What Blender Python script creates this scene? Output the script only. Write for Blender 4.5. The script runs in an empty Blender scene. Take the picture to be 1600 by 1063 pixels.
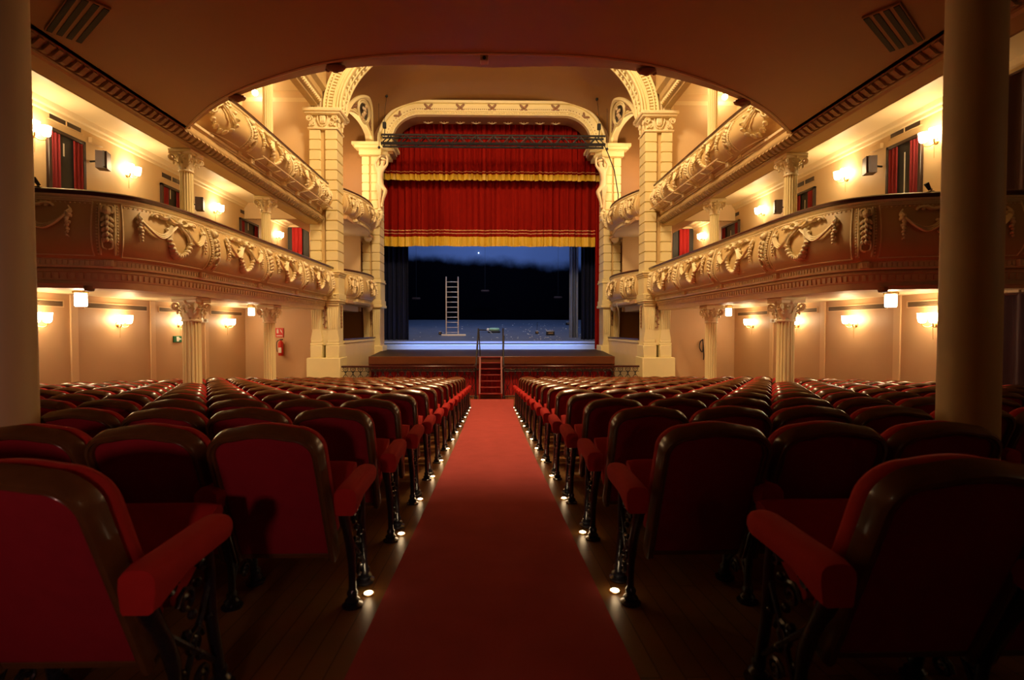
import bpy, math, random
from mathutils import Vector, Matrix
random.seed(7)
PI = math.pi
CZ = 1.16                      # eye height above the aisle floor
scene = bpy.context.scene
col = scene.collection
def R(d): return math.radians(d)
def srgb(r, g, b):
    f = lambda c: (c/12.92 if c <= .04045 else ((c+.055)/1.055)**2.4)
    return (f(r/255), f(g/255), f(b/255), 1)
def H(h): return CZ + h        # heights measured from the eye

# ------------------------------------------------------------------ materials
def mat(name, c, rough=.6, metal=0, noise=0, nscale=8, bump=0, bscale=30, emit=None, estr=0, spec=.5, coat=0, sheen=0):
    m = bpy.data.materials.new(name); m.use_nodes = True
    nt = m.node_tree; b = nt.nodes['Principled BSDF']
    b.inputs['Base Color'].default_value = c
    b.inputs['Roughness'].default_value = rough
    b.inputs['Metallic'].default_value = metal
    b.inputs['Specular IOR Level'].default_value = spec
    b.inputs['Coat Weight'].default_value = coat
    b.inputs['Coat Roughness'].default_value = .12
    if sheen:
        b.inputs['Sheen Weight'].default_value = sheen
        b.inputs['Sheen Roughness'].default_value = .4
        b.inputs['Sheen Tint'].default_value = c
    if emit:
        b.inputs['Emission Color'].default_value = emit
        b.inputs['Emission Strength'].default_value = estr
    tc = None
    if noise or bump:
        tc = nt.nodes.new('ShaderNodeTexCoord')
    if noise:
        n = nt.nodes.new('ShaderNodeTexNoise'); n.inputs['Scale'].default_value = nscale; n.inputs['Detail'].default_value = 4
        nt.links.new(tc.outputs['Object'], n.inputs['Vector'])
        mx = nt.nodes.new('ShaderNodeMix'); mx.data_type = 'RGBA'
        mx.inputs['A'].default_value = tuple(x*(1-noise) for x in c[:3])+(1,)
        mx.inputs['B'].default_value = tuple(min(1, x*(1+noise)) for x in c[:3])+(1,)
        nt.links.new(n.outputs['Fac'], mx.inputs['Factor']); nt.links.new(mx.outputs['Result'], b.inputs['Base Color'])
    if bump:
        n = nt.nodes.new('ShaderNodeTexNoise'); n.inputs['Scale'].default_value = bscale
        nt.links.new(tc.outputs['Object'], n.inputs['Vector'])
        bp = nt.nodes.new('ShaderNodeBump'); bp.inputs['Strength'].default_value = bump; bp.inputs['Distance'].default_value = .01
        nt.links.new(n.outputs['Fac'], bp.inputs['Height']); nt.links.new(bp.outputs['Normal'], b.inputs['Normal'])
    return m
M = {}
M['cream'] = mat('cream plaster', (.80, .66, .40, 1), .55, noise=.06, nscale=3)
M['pier'] = mat('pale yellow plaster', (.86, .77, .42, 1), .5, noise=.05, nscale=3)
M['panel'] = mat('ochre panel plaster', (.62, .46, .21, 1), .45, noise=.10, nscale=2)
M['ornament'] = mat('gilded cream ornament', (.90, .78, .48, 1), .35, noise=.15, nscale=14)
M['moulding'] = mat('worn cream moulding', (.72, .56, .33, 1), .5, noise=.12, nscale=8)
M['beam'] = mat('brown frieze in shade tone', (.44, .31, .14, 1), .45, noise=.15, nscale=8)  # brown darkened to carry the shade under the upper balcony's overhang
M['column'] = mat('ochre painted column', (.62, .46, .22, 1), .55, noise=.05, nscale=2)
M['wall'] = mat('salmon wall paint', (.58, .37, .20, 1), .5, noise=.06, nscale=1.5)
M['strip'] = mat('light wall strip', (.72, .50, .28, 1), .5)
M['gallery'] = mat('gallery wall paint', (.68, .50, .27, 1), .55, noise=.05, nscale=1.5)
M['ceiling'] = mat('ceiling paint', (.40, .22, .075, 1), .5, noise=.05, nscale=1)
M['soffit'] = mat('pale soffit paint', (.80, .66, .40, 1), .5, noise=.04, nscale=1)
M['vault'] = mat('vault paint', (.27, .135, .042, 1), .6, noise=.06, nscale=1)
M['railwood'] = mat('dark red varnished wood', (.055, .012, .008, 1), .3, coat=.3)
M['seatwood'] = mat('dark varnished seat wood', (.11, .045, .013, 1), .28, noise=.3, nscale=20, coat=.35)
M['velvet'] = mat('red velvet', (.38, .016, .013, 1), .85, noise=.12, nscale=30, bump=.15, bscale=250, spec=.2, sheen=.35)
M['velvetback'] = mat('burgundy seat back fabric', (.26, .010, .020, 1), .8, noise=.12, nscale=20, spec=.2, sheen=.2)
M['iron'] = mat('black cast iron', (.012, .012, .018, 1), .28, metal=.2, bump=.25, bscale=60, coat=.4)
M['carpet'] = mat('red aisle carpet', (.45, .082, .078, 1), .95, noise=.16, nscale=5, bump=.5, bscale=300, spec=.1)
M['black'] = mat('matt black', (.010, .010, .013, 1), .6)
M['velour'] = mat('black masking velour', (.012, .016, .042, 1), .9, noise=.2, nscale=3, spec=.1)
M['aprontop'] = mat('dark apron boards', (.035, .020, .013, 1), .5, noise=.2, nscale=6)
M['fascia'] = mat('brown varnished fascia', (.13, .042, .014, 1), .35, noise=.2, nscale=5, coat=.3)
M['stagered'] = mat('red painted wood', (.22, .012, .010, 1), .5)
M['curtain'] = mat('red stage curtain', (.25, .007, .003, 1), .85, noise=.08, nscale=4, spec=.1)
M['pitcloth'] = mat('red pit drape', (.42, .010, .010, 1), .85)
M['fringe'] = mat('gold fringe', (.72, .50, .05, 1), .5, noise=.1, nscale=20)
M['gold'] = mat('gold braid', (.80, .50, .25, 1), .45)
M['stagefloor'] = mat('blue grey stage floor', (.10, .13, .20, 1), .6, noise=.25, nscale=2)
M['stagelip'] = mat('blue tinted stage lip', (.34, .48, .85, 1), .5)  # light grey steps; the stage light's blue is put into the base colour
M['alu'] = mat('aluminium', (.75, .72, .68, 1), .35, metal=.6)
M['white'] = mat('white plastic', (.8, .8, .75, 1), .4)
M['speaker'] = mat('brown speaker cabinet', (.06, .025, .018, 1), .5)
M['doorframe'] = mat('dark door frame', (.035, .018, .014, 1), .4)
M['doordark'] = mat('dark grey door leaf', (.03, .032, .034, 1), .6)
M['drape'] = mat('red door drape', (.40, .010, .012, 1), .8, sheen=.2)
M['doordrape'] = mat('dark red door drape', (.20, .006, .008, 1), .8)
M['grille'] = mat('air grille', (.25, .16, .08, 1), .6)
M['green'] = mat('green sign', (.01, .16, .07, 1), .4)
M['red'] = mat('signal red', (.60, .02, .012, 1), .35)
M['greenlamp'] = mat('pale green lamp', (.25, .55, .42, 1), .4)
M['medal'] = mat('dark medallion ground', (.02, .016, .012, 1), .5)
M['rose'] = mat('dull bronze rosette', (.30, .16, .08, 1), .45)
M['statue'] = mat('plaster sculpture', (.80, .64, .40, 1), .45)
M['brass'] = mat('brass', (.65, .42, .15, 1), .3, metal=.9)
M['darkcloth'] = mat('dark maroon cloth', (.035, .006, .008, 1), .85)
M['glass'] = mat('lit frosted glass', (1, .9, .7, 1), .4, emit=(1, .74, .42, 1), estr=22)
M['glass0'] = mat('lit lamp diffuser', (1, .95, .85, 1), .4, emit=(1, .84, .58, 1), estr=14)
M['aislelamp'] = mat('lit floor lamp lens', (1, .9, .7, 1), .4, emit=(1, .78, .45, 1), estr=16)
M['star'] = mat('lit pinhole lamp', (1, 1, 1, 1), .4, emit=(.8, .9, 1, 1), estr=4)

def wood_floor():
    m = mat('wood floor', (.12, .055, .018, 1), .35)
    nt = m.node_tree; b = nt.nodes['Principled BSDF']
    tc = nt.nodes.new('ShaderNodeTexCoord'); mp = nt.nodes.new('ShaderNodeMapping')
    mp.inputs['Rotation'].default_value = (0, 0, R(90))
    br = nt.nodes.new('ShaderNodeTexBrick'); br.offset = .4
    br.inputs['Color1'].default_value = (.30, .15, .045, 1); br.inputs['Color2'].default_value = (.21, .10, .03, 1)
    br.inputs['Mortar'].default_value = (.10, .045, .014, 1)
    br.inputs['Scale'].default_value = 1; br.inputs['Brick Width'].default_value = 1.3; br.inputs['Row Height'].default_value = .09
    br.inputs['Mortar Size'].default_value = .003
    nz = nt.nodes.new('ShaderNodeTexNoise'); nz.inputs['Scale'].default_value = 6
    mx = nt.nodes.new('ShaderNodeMix'); mx.data_type = 'RGBA'; mx.blend_type = 'MULTIPLY'; mx.inputs['Factor'].default_value = .4
    L = nt.links.new
    L(tc.outputs['Object'], mp.inputs['Vector']); L(mp.outputs['Vector'], br.inputs['Vector']); L(tc.outputs['Object'], nz.inputs['Vector'])
    L(br.outputs['Color'], mx.inputs['A']); L(nz.outputs['Color'], mx.inputs['B']); L(mx.outputs['Result'], b.inputs['Base Color'])
    return m
M['woodfloor'] = wood_floor()

def sky_cloth():
    # cloth coloured deep blue above and black below, with a ragged soft edge
    m = mat('blue and black sky cloth', (.1, .15, .3, 1), .9)
    nt = m.node_tree; b = nt.nodes['Principled BSDF']; L = nt.links.new
    b.inputs['Specular IOR Level'].default_value = 0
    tc = nt.nodes.new('ShaderNodeTexCoord'); sp = nt.nodes.new('ShaderNodeSeparateXYZ')
    L(tc.outputs['Object'], sp.inputs['Vector'])
    nz = nt.nodes.new('ShaderNodeTexNoise'); nz.inputs['Scale'].default_value = .9; nz.inputs['Detail'].default_value = 6
    L(tc.outputs['Object'], nz.inputs['Vector'])
    a = nt.nodes.new('ShaderNodeMath'); a.operation = 'MULTIPLY_ADD'; a.inputs[1].default_value = .065
    L(sp.outputs['X'], a.inputs[0]); L(sp.outputs['Z'], a.inputs[2])
    c = nt.nodes.new('ShaderNodeMath'); c.operation = 'MULTIPLY_ADD'; c.inputs[1].default_value = .8
    L(nz.outputs['Fac'], c.inputs[0]); L(a.outputs[0], c.inputs[2])
    r = nt.nodes.new('ShaderNodeMapRange'); r.inputs['From Min'].default_value = 5.35+.3; r.inputs['From Max'].default_value = 6.2+.3
    r.interpolation_type = 'SMOOTHSTEP'
    L(c.outputs[0], r.inputs['Value'])
    mx = nt.nodes.new('ShaderNodeMix'); mx.data_type = 'RGBA'
    mx.inputs['A'].default_value = (.002, .002, .004, 1); mx.inputs['B'].default_value = (.20, .30, .55, 1)
    L(r.outputs['Result'], mx.inputs['Factor']); L(mx.outputs['Result'], b.inputs['Base Color'])
    return m
M['sky'] = sky_cloth()

# ------------------------------------------------------------------ mesh helpers
class MB:
    def __init__(s): s.v = []; s.f = []
    def add(s, vs, fs):
        o = len(s.v); s.v += [tuple(p) for p in vs]; s.f += [tuple(i+o for i in f) for f in fs]; return s
    def box(s, a, b):
        (x0, y0, z0), (x1, y1, z1) = a, b
        return s.add([(x0,y0,z0),(x1,y0,z0),(x1,y1,z0),(x0,y1,z0),(x0,y0,z1),(x1,y0,z1),(x1,y1,z1),(x0,y1,z1)],
              [(3,2,1,0),(4,5,6,7),(0,1,5,4),(1,2,6,5),(2,3,7,6),(3,0,4,7)])
    def bbox(s, a, b, r=.01):
        # box with bevelled (chamfered) edges
        x0, y0, z0 = [min(a[i], b[i]) for i in range(3)]; x1, y1, z1 = [max(a[i], b[i]) for i in range(3)]
        r = min(r, (x1-x0)*.49, (y1-y0)*.49, (z1-z0)*.49)
        rings = []
        for z, k in ((z0, r), (z0+r, 0), (z1-r, 0), (z1, r)):
            c = [(x0+r, y0+k), (x1-r, y0+k), (x1-k, y0+r), (x1-k, y1-r), (x1-r, y1-k), (x0+r, y1-k), (x0+k, y1-r), (x0+k, y0+r)]
            rings.append([(x, y, z) for x, y in c])
        vs = sum(rings, []); fs = []
        for i in range(3):
            for j in range(8):
                fs.append((i*8+j, i*8+(j+1) % 8, (i+1)*8+(j+1) % 8, (i+1)*8+j))
        fs.append(tuple(range(7, -1, -1))); fs.append(tuple(range(24, 32)))
        return s.add(vs, fs)
    def obox(s, c, size, mtx):
        hx, hy, hz = [q/2 for q in size]
        o = len(s.v); s.box((-hx, -hy, -hz), (hx, hy, hz))
        for i in range(o, len(s.v)): s.v[i] = tuple(Vector(c) + mtx @ Vector(s.v[i]))
        return s
    def tube(s, pts, r, n=6, cap=True):
        pts = [Vector(p) for p in pts]; rs = r if isinstance(r, (list, tuple)) else [r]*len(pts)
        up = None; rings = []
        for i, p in enumerate(pts):
            t = (pts[min(i+1, len(pts)-1)] - pts[max(i-1, 0)])
            if t.length < 1e-9: t = Vector((0, 0, 1))
            t.normalize()
            if up is None: up = t.orthogonal().normalized()
            up = (up - t*up.dot(t))
            if up.length < 1e-6: up = t.orthogonal()
            up.normalize(); bn = t.cross(up)
            rings.append([p + (up*math.cos(2*PI*k/n) + bn*math.sin(2*PI*k/n))*rs[i] for k in range(n)])
        fs = []
        for i in range(len(pts)-1):
            for k in range(n): fs.append((i*n+k, i*n+(k+1) % n, (i+1)*n+(k+1) % n, (i+1)*n+k))
        if cap: fs.append(tuple(range(n-1, -1, -1))); fs.append(tuple(range((len(pts)-1)*n, len(pts)*n)))
        return s.add(sum(rings, []), fs)
    def blob(s, c, r, n=8, m=5, rot=None):
        r = r if isinstance(r, (list, tuple)) else (r, r, r)
        vs = [Vector((0, 0, r[2]))]
        for i in range(1, m):
            a = PI*i/m
            for k in range(n): vs.append(Vector((r[0]*math.sin(a)*math.cos(2*PI*k/n), r[1]*math.sin(a)*math.sin(2*PI*k/n), r[2]*math.cos(a))))
        vs.append(Vector((0, 0, -r[2])))
        if rot is not None: vs = [rot @ v for v in vs]
        vs = [v + Vector(c) for v in vs]
        fs = [(0, 1+k, 1+(k+1) % n) for k in range(n)]
        for i in range(m-2):
            for k in range(n): fs.append((1+i*n+k, 1+(i+1)*n+k, 1+(i+1)*n+(k+1) % n, 1+i*n+(k+1) % n))
        l = len(vs)-1; fs += [(l, 1+(m-2)*n+(k+1) % n, 1+(m-2)*n+k) for k in range(n)]
        return s.add(vs, fs)
    def lathe(s, c, prof, n=20, flute=0):
        # prof: [(r, z)]
        vs = []
        for r, z in prof:
            for k in range(n):
                rr = r*(1 - (flute if (flute and k % 3 == 0) else 0))
                vs.append((c[0]+rr*math.cos(2*PI*k/n), c[1]+rr*math.sin(2*PI*k/n), c[2]+z))
        fs = []
        for i in range(len(prof)-1):
            for k in range(n): fs.append((i*n+k, i*n+(k+1) % n, (i+1)*n+(k+1) % n, (i+1)*n+k))
        fs.append(tuple(range(n-1, -1, -1))); fs.append(tuple(range((len(prof)-1)*n, len(prof)*n)))
        return s.add(vs, fs)
    def sweep(s, path, prof, side=None, close=True):
        # path [(x,y)], profile [(offset toward hall, z)] closed loop; hall normal = (-ty, tx)
        n = len(prof); vs = []
        for i, (x, y) in enumerate(path):
            nx, ny = pnormal(path, i)
            for o, z in prof: vs.append((x+nx*o, y+ny*o, z))
        fs = []; L = len(path)
        for i in range(L-1):
            for k in range(n if close else n-1):
                fs.append((i*n+k, (i+1)*n+k, (i+1)*n+(k+1) % n, i*n+(k+1) % n))
        if close: fs.append(tuple(range(n))); fs.append(tuple(range((L-1)*n+n-1, (L-1)*n-1, -1)))
        return s.add(vs, fs)
    def prism(s, poly, axis, a, b):
        # extrude a 2D polygon: axis 'z': poly (x,y); axis 'y': poly (x,z); axis 'x': poly (y,z)
        def P(p, t): return {'z': (p[0], p[1], t), 'y': (p[0], t, p[1]), 'x': (t, p[0], p[1])}[axis]
        n = len(poly); vs = [P(p, a) for p in poly] + [P(p, b) for p in poly]
        fs = [(i, (i+1) % n, n+(i+1) % n, n+i) for i in range(n)]
        fs.append(tuple(range(n-1, -1, -1))); fs.append(tuple(range(n, 2*n)))
        return s.add(vs, fs)
    def grid(s, rows):
        n = len(rows[0]); fs = []
        for i in range(len(rows)-1):
            for k in range(n-1): fs.append((i*n+k, i*n+k+1, (i+1)*n+k+1, (i+1)*n+k))
        return s.add([p for r in rows for p in r], fs)
    def map(s, f, start=0):
        for i in range(start, len(s.v)): s.v[i] = tuple(f(*s.v[i]))
        return s
    def build(s, name, m, parent=None, mirror=1, smooth=40, loc=(0, 0, 0), origin=None):
        me = bpy.data.meshes.new(name)
        vs = s.v; fs = s.f
        if mirror < 0: vs = [(-x, y, z) for x, y, z in vs]
        if origin:
            ox, oy, oz = origin; ox *= mirror
            vs = [(x-ox, y-oy, z-oz) for x, y, z in vs]; loc = (ox, oy, oz)
        me.from_pydata(vs, [], fs); 
        import bmesh
        bm = bmesh.new(); bm.from_mesh(me); bmesh.ops.recalc_face_normals(bm, faces=bm.faces); bm.to_mesh(me); bm.free()
        me.materials.append(m if not isinstance(m, str) else M[m])
        if smooth:
            me.polygons.foreach_set('use_smooth', [True]*len(me.polygons)); me.set_sharp_from_angle(angle=R(smooth))
        o = bpy.data.objects.new(name, me); col.objects.link(o)
        if parent is not None:
            o.parent = parent
            if origin: o.location = Vector(loc) - parent.location
            else: o.location = -parent.location if (WORLD_PARTS and parent.parent is None) else Vector((0, 0, 0))
        else: o.location = loc
        return o
WORLD_PARTS = True
def pnormal(path, i):
    a = path[max(i-1, 0)]; b = path[min(i+1, len(path)-1)]
    tx, ty = b[0]-a[0], b[1]-a[1]; l = math.hypot(tx, ty) or 1
    return (-ty/l, tx/l)
def resample(path, step):
    out = [path[0]]; 
    for a, b in zip(path, path[1:]):
        d = math.hypot(b[0]-a[0], b[1]-a[1]); n = max(1, round(d/step))
        for k in range(1, n+1): out.append((a[0]+(b[0]-a[0])*k/n, a[1]+(b[1]-a[1])*k/n))
    return out
def catmull(P, n=6):
    out = []
    Q = [P[0]]+list(P)+[P[-1]]
    for i in range(1, len(Q)-2):
        for k in range(n):
            t = k/n; p0, p1, p2, p3 = Q[i-1:i+3]
            out.append(tuple(.5*((2*p1[j]) + (-p0[j]+p2[j])*t + (2*p0[j]-5*p1[j]+4*p2[j]-p3[j])*t*t + (-p0[j]+3*p1[j]-3*p2[j]+p3[j])*t**3) for j in range(len(p1))))
    out.append(tuple(P[-1])); return out
def thing(name, label, cat, loc=(0, 0, 0), group=None, kind=None):
    o = bpy.data.objects.new(name, None); col.objects.link(o); o.location = loc; o.empty_display_size = .1
    return tag(o, label, cat, group, kind)
def tag(o, label, cat, group=None, kind=None):
    if label: o['label'] = label
    if cat: o['category'] = cat
    if group: o['group'] = group
    if kind: o['kind'] = kind
    return o
def struct(o, label=None):
    o['kind'] = 'structure'
    if label: o['label'] = label
    return o
SIDE = {1: 'right', -1: 'left'}
ORD = ['first', 'second', 'third', 'fourth', 'fifth', 'sixth', 'seventh', 'eighth', 'ninth', 'tenth', 'eleventh', 'twelfth', 'thirteenth', 'fourteenth', 'fifteenth', 'sixteenth']

# ------------------------------------------------------------------ shell
XW = 8.5
def fz(y): return -.08*y if y < 14.8 else -1.184
b = MB()
ys = [-6, 0, 14.8, 22.0]
b.grid([[(-XW, y, fz(y)), (XW, y, fz(y))] for y in ys])
struct(b.build('floor', 'woodfloor', smooth=0), 'brown boarded floor sloping down to the stage')

# aisle carpet
c = MB()
prof = [(-6, .54), (8, .55), (12, .58), (14.8, .63), (16.35, .72)]
rows = []
for (y0, w0), (y1, w1) in zip(prof, prof[1:]):
    for k in range(8):
        y = y0+(y1-y0)*k/8; w = w0+(w1-w0)*k/8
        rows.append([(-w-.004, y, fz(y)+.0), (-w, y, fz(y)+.012), (0, y, fz(y)+.014), (w, y, fz(y)+.012), (w+.004, y, fz(y)+.0)])
rows.append([(-.724, 16.35, fz(16.35)), (-.72, 16.35, fz(16.35)+.012), (0, 16.35, fz(16.35)+.014), (.72, 16.35, fz(16.35)+.012), (.724, 16.35, fz(16.35))])
c.grid(rows)
tag(c.build('aisle_carpet', 'carpet'), 'long red carpet runner down the centre aisle to the stage steps', 'carpet')

for m in (1, -1):
    w = MB().box((XW, -6, -2), (XW+.25, 22, 13))
    struct(w.build('wall_'+SIDE[m], 'wall', mirror=m, smooth=0))
    # upper storeys of the same wall are painted paler: a lining set against it
    w = MB().box((XW-.012, 7, H(.75)), (XW, 21, H(8.6)))
    struct(w.build('trim_'+('1' if m > 0 else '2'), 'gallery', mirror=m, smooth=0))
    # end walls
    w = MB().box((6.12, 17.36, -2), (XW, 17.5, H(.95)))
    struct(w.build('wall_stalls_end_'+SIDE[m], 'wall', mirror=m, smooth=0))
    w = MB().box((5.4, 17.36, H(3.75)), (XW, 17.5, 13))
    w.box((6.12, 17.36, H(3.6)), (6.2, 17.5, H(3.75)))
    struct(w.build('wall_gallery_end_'+SIDE[m], 'gallery', mirror=m, smooth=0))
    w = MB().box((5.5, 21.0, H(.7)), (XW, 21.1, H(4.6)))
    struct(w.build('wall_balcony_end_'+SIDE[m], 'gallery', mirror=m, smooth=0))
    # slanted partition between balcony and stage box, box rooms
    w = MB().prism([(6.16, 17.5), (6.26, 17.5), (7.6, 21.0), (7.5, 21.0)], 'z', H(.9), H(4.3))
    struct(w.build('wall_partition_'+SIDE[m], 'wall', mirror=m, smooth=0))
    w = MB().box((7.2, 17.5, -2), (7.35, 22, H(.9)))
    w.box((5.2, 21.85, -2), (7.35, 22, H(3.8)))
    u = MB().box((5.2, 21.85, H(3.8)), (7.19, 22, 13)).box((7.2, 17.5, H(4.3)), (7.35, 22, 13)); struct(u.build('wall_upper_box_'+SIDE[m], 'gallery', mirror=m, smooth=0))
    struct(w.build('wall_box_'+SIDE[m], 'wall', mirror=m, smooth=0))
w = MB().box((-XW-.2, -6.25, -2), (XW+.2, -6, 13)); struct(w.build('wall_rear', 'ceiling', smooth=0))
w = MB().box((-XW-.2, -6.25, 13), (XW+.2, 17.5, 13.2)); struct(w.build('ceiling_hall', 'soffit', smooth=0))

# ---------------- low ceiling over the rear stalls, its front edge a sweeping arc
edge = [(5.63, 9.36), (4.67, 8.42), (3.72, 7.72), (2.67, 7.16), (2.0, 6.92), (1.3, 6.79), (.65, 6.75), (0, 6.74)]
edge = catmull(edge, 4)
full = [(x, y) for x, y in edge] + [(-x, y) for x, y in reversed(edge[:-1])]
c = MB()
hz = H(3.67)
def rimo(x, k): 
    d = (.5*(1-abs(x)/5.6)+.06)*k; return d
def rimx(x, k): return x - math.copysign(min(abs(x), 1), x)*.10*k
rows = [[(x, -6, hz) for x, y in full], [(x, y, hz) for x, y in full],
        [(x, y+.03, hz+.0) for x, y in full], [(rimx(x, .3), y+rimo(x, .3), hz+.02) for x, y in full], [(rimx(x, .9), y+rimo(x, .9), hz+.06) for x, y in full],
        [(rimx(x, 1), y+rimo(x, 1), hz+.12) for x, y in full], [(rimx(x, 1), y+rimo(x, 1), hz+.5) for x, y in full], [(x, -6, hz+.5) for x, y in full]]
c.grid(rows)
c.box((5.55, -6, hz), (5.75, 9.4, hz+.5)).box((-5.75, -6, hz), (-5.55, 9.4, hz+.5))
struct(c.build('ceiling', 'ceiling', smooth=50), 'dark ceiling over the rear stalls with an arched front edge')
c = MB(); pe = [(x, y+.02) for x, y in full]
c.tube([(x, y, hz) for x, y in pe], .022, 6)
struct(c.build('trim_3', 'moulding'), 'thin moulding along the arched ceiling edge')

# ------------------------------------------------------------------ balconies
P1 = catmull([(8.45, 7.36), (7.7, 7.42), (6.95, 7.5), (6.4, 7.60), (5.98, 7.74), (5.62, 8.08), (5.45, 8.7), (5.40, 9.6)], 6) + [(5.40, 9.6+.37*k) for k in range(1, 21)]
P1 = [p for p in P1 if p[1] <= 17.0] + [(5.40, 17.0)]
P2 = catmull([(6.6, 10.0), (6.2, 10.02), (5.92, 10.14), (5.68, 10.45), (5.57, 10.95), (5.545, 11.6)], 6) + [(5.545, 11.6+.36*k) for k in range(1, 16)]
P2 = [p for p in P2 if p[1] <= 16.98] + [(5.545, 17.0)]
def bowpath(y0, y1, x0, bow, x1=None, n=22):
    x1 = x0 if x1 is None else x1
    return [(x0+(x1-x0)*k/n - bow*math.sin(PI*k/n)**.8, y0+(y1-y0)*k/n) for k in range(n+1)]

def lerp_prof(prof, v):
    # prof: [(v, o)] descending v
    if v >= prof[0][0]: return prof[0][1]
    for (v0, o0), (v1, o1) in zip(prof, prof[1:]):
        if v <= v0 and v >= v1: 
            t = (v0-v)/(v0-v1+1e-9); return o0+(o1-o0)*t
    return prof[-1][1]
class Surf:
    """maps (u along path, v height, w outward) onto a bulging parapet"""
    def __init__(s, path, vo):
        s.path = path; s.vo = sorted(vo, reverse=True); s.L = [0]
        for a, b in zip(path, path[1:]): s.L.append(s.L[-1]+math.hypot(b[0]-a[0], b[1]-a[1]))
    def at(s, u, v, w):
        u = max(0, min(s.L[-1]-1e-6, u)); i = 0
        lo, hi = 0, len(s.L)-1
        while hi-lo > 1:
            md = (lo+hi)//2
            if s.L[md] <= u: lo = md
            else: hi = md
        t = (u-s.L[lo])/(s.L[hi]-s.L[lo]+1e-9)
        a, b = s.path[lo], s.path[hi]
        n0 = pnormal(s.path, lo); n1 = pnormal(s.path, hi)
        nx, ny = n0[0]+(n1[0]-n0[0])*t, n0[1]+(n1[1]-n0[1])*t
        o = lerp_prof(s.vo, v)+w
        return (a[0]+(b[0]-a[0])*t+nx*o, a[1]+(b[1]-a[1])*t+ny*o, v)
    def u_of_y(s, y):
        for i in range(len(s.path)-1):
            if s.path[i][1] <= y <= s.path[i+1][1]:
                t = (y-s.path[i][1])/(s.path[i+1][1]-s.path[i][1]+1e-9); return s.L[i]+t*(s.L[i+1]-s.L[i])
        return s.L[-1]

def spiral(cx, cz, r, turns, flip=1, n=14, a0=0):
    return [(cx+flip*r*(1-.75*k/n)*math.cos(a0+2*PI*turns*k/n), 0, cz+r*(1-.75*k/n)*math.sin(a0+2*PI*turns*k/n)) for k in range(n+1)]
def garland_local(W, Hh, seed=0, wreath=False):
    """bow, hanging chain of fruit, cloth swags and tassels, in (u, w, v) around 0"""
    rnd = random.Random(seed); g = MB(); q = W/2
    # hanging loop of round fruit
    n = 15
    for k in range(n+1):
        t = k/n; a = PI*(1-t)
        if wreath: a = 2*PI*t
        x = math.cos(a)*q*(.30 if not wreath else .38); z = (-math.sin(a)*Hh*.62 + Hh*.14) if not wreath else math.sin(a)*Hh*.50
        r = (.030+.022*math.sin(PI*t))*Hh/.75 if not wreath else .045*Hh/.75
        g.blob((x, r*.6, z), (r*1.05, r, r*1.1), 7, 4)
        g.blob((x+rnd.uniform(-1, 1)*r, r*.5, z+rnd.uniform(-1, 1)*r), r*.55, 6, 4)
    if wreath:
        g.tube([(-.1*q, .05, Hh*.42), (.05*q, .03, 0), (.2*q, .04, -.3*Hh)], [.02, .014, .01], 5)
        g.tube([(.05*q, .05, Hh*.45), (.15*q, .03, .05*Hh), (.3*q, .04, -.15*Hh)], [.02, .014, .01], 5)
    # bow: two loops, knot, ribbon ends
    for f in (-1, 1):
        pts = [(f*q*x, .045, Hh*z) for x, z in ((0, .36), (.10, .46), (.20, .48), (.24, .40), (.16, .33), (0, .34))]
        g.tube(catmull(pts, 3), .022*Hh/.75, 5)
        pts = [(f*q*x, .03, Hh*z) for x, z in ((0, .34), (.12, .20), (.22, .10), (.26, -.05), (.34, -.12))]
        g.tube(catmull(pts, 3), [.02*Hh/.75]*12+[.008], 5)
        if not wreath:
            # leafy scroll running outward along the top
            pts = [(f*q*x, .03, Hh*z) for x, z in ((.22, .44), (.36, .40), (.46, .46), (.56, .44), (.60, .38))]
            g.tube(catmull(pts, 3), [.026, .028, .03, .03, .03, .028, .026, .024, .022, .02, .018, .014, .01], 5)
            for t in (.3, .4, .5): g.blob((f*q*t, .03, Hh*.41), (.03, .02, .045*Hh), 6, 4, Matrix.Rotation(f*.6, 3, 'Y'))
            # swagged cloth between bow and tassel
            for j in range(3):
                pts = [(f*q*x, .03+.008*j, Hh*(z-.045*j*(1-abs(x-.5)*1.6))) for x, z in ((.20, .26), (.34, .05), (.50, -.03), (.66, .06), (.80, .24))]
                g.tube(catmull(pts, 3), .017*Hh/.75, 5)
            # tassel drop
            g.tube([(f*q*.80, .03, Hh*.42), (f*q*.84, .03, Hh*.34), (f*q*.81, .035, Hh*.26)], [.008, .02, .03], 5)
            for k in range(8):
                z = Hh*(.28-.075*k); rr = (.044-.0035*k)*Hh/.75
                g.blob((f*q*.82+rnd.uniform(-.012, .012), .03, z), (rr, rr*.7, rr*1.1), 6, 4)
                g.blob((f*q*.82+f*rr*.9*(1 if k % 2 else -1), .022, z-.012), (rr*.5, rr*.4, rr*.9), 5, 3)
    g.blob((0, .05, Hh*.35), .045*Hh/.75, 7, 5)
    return g
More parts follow.
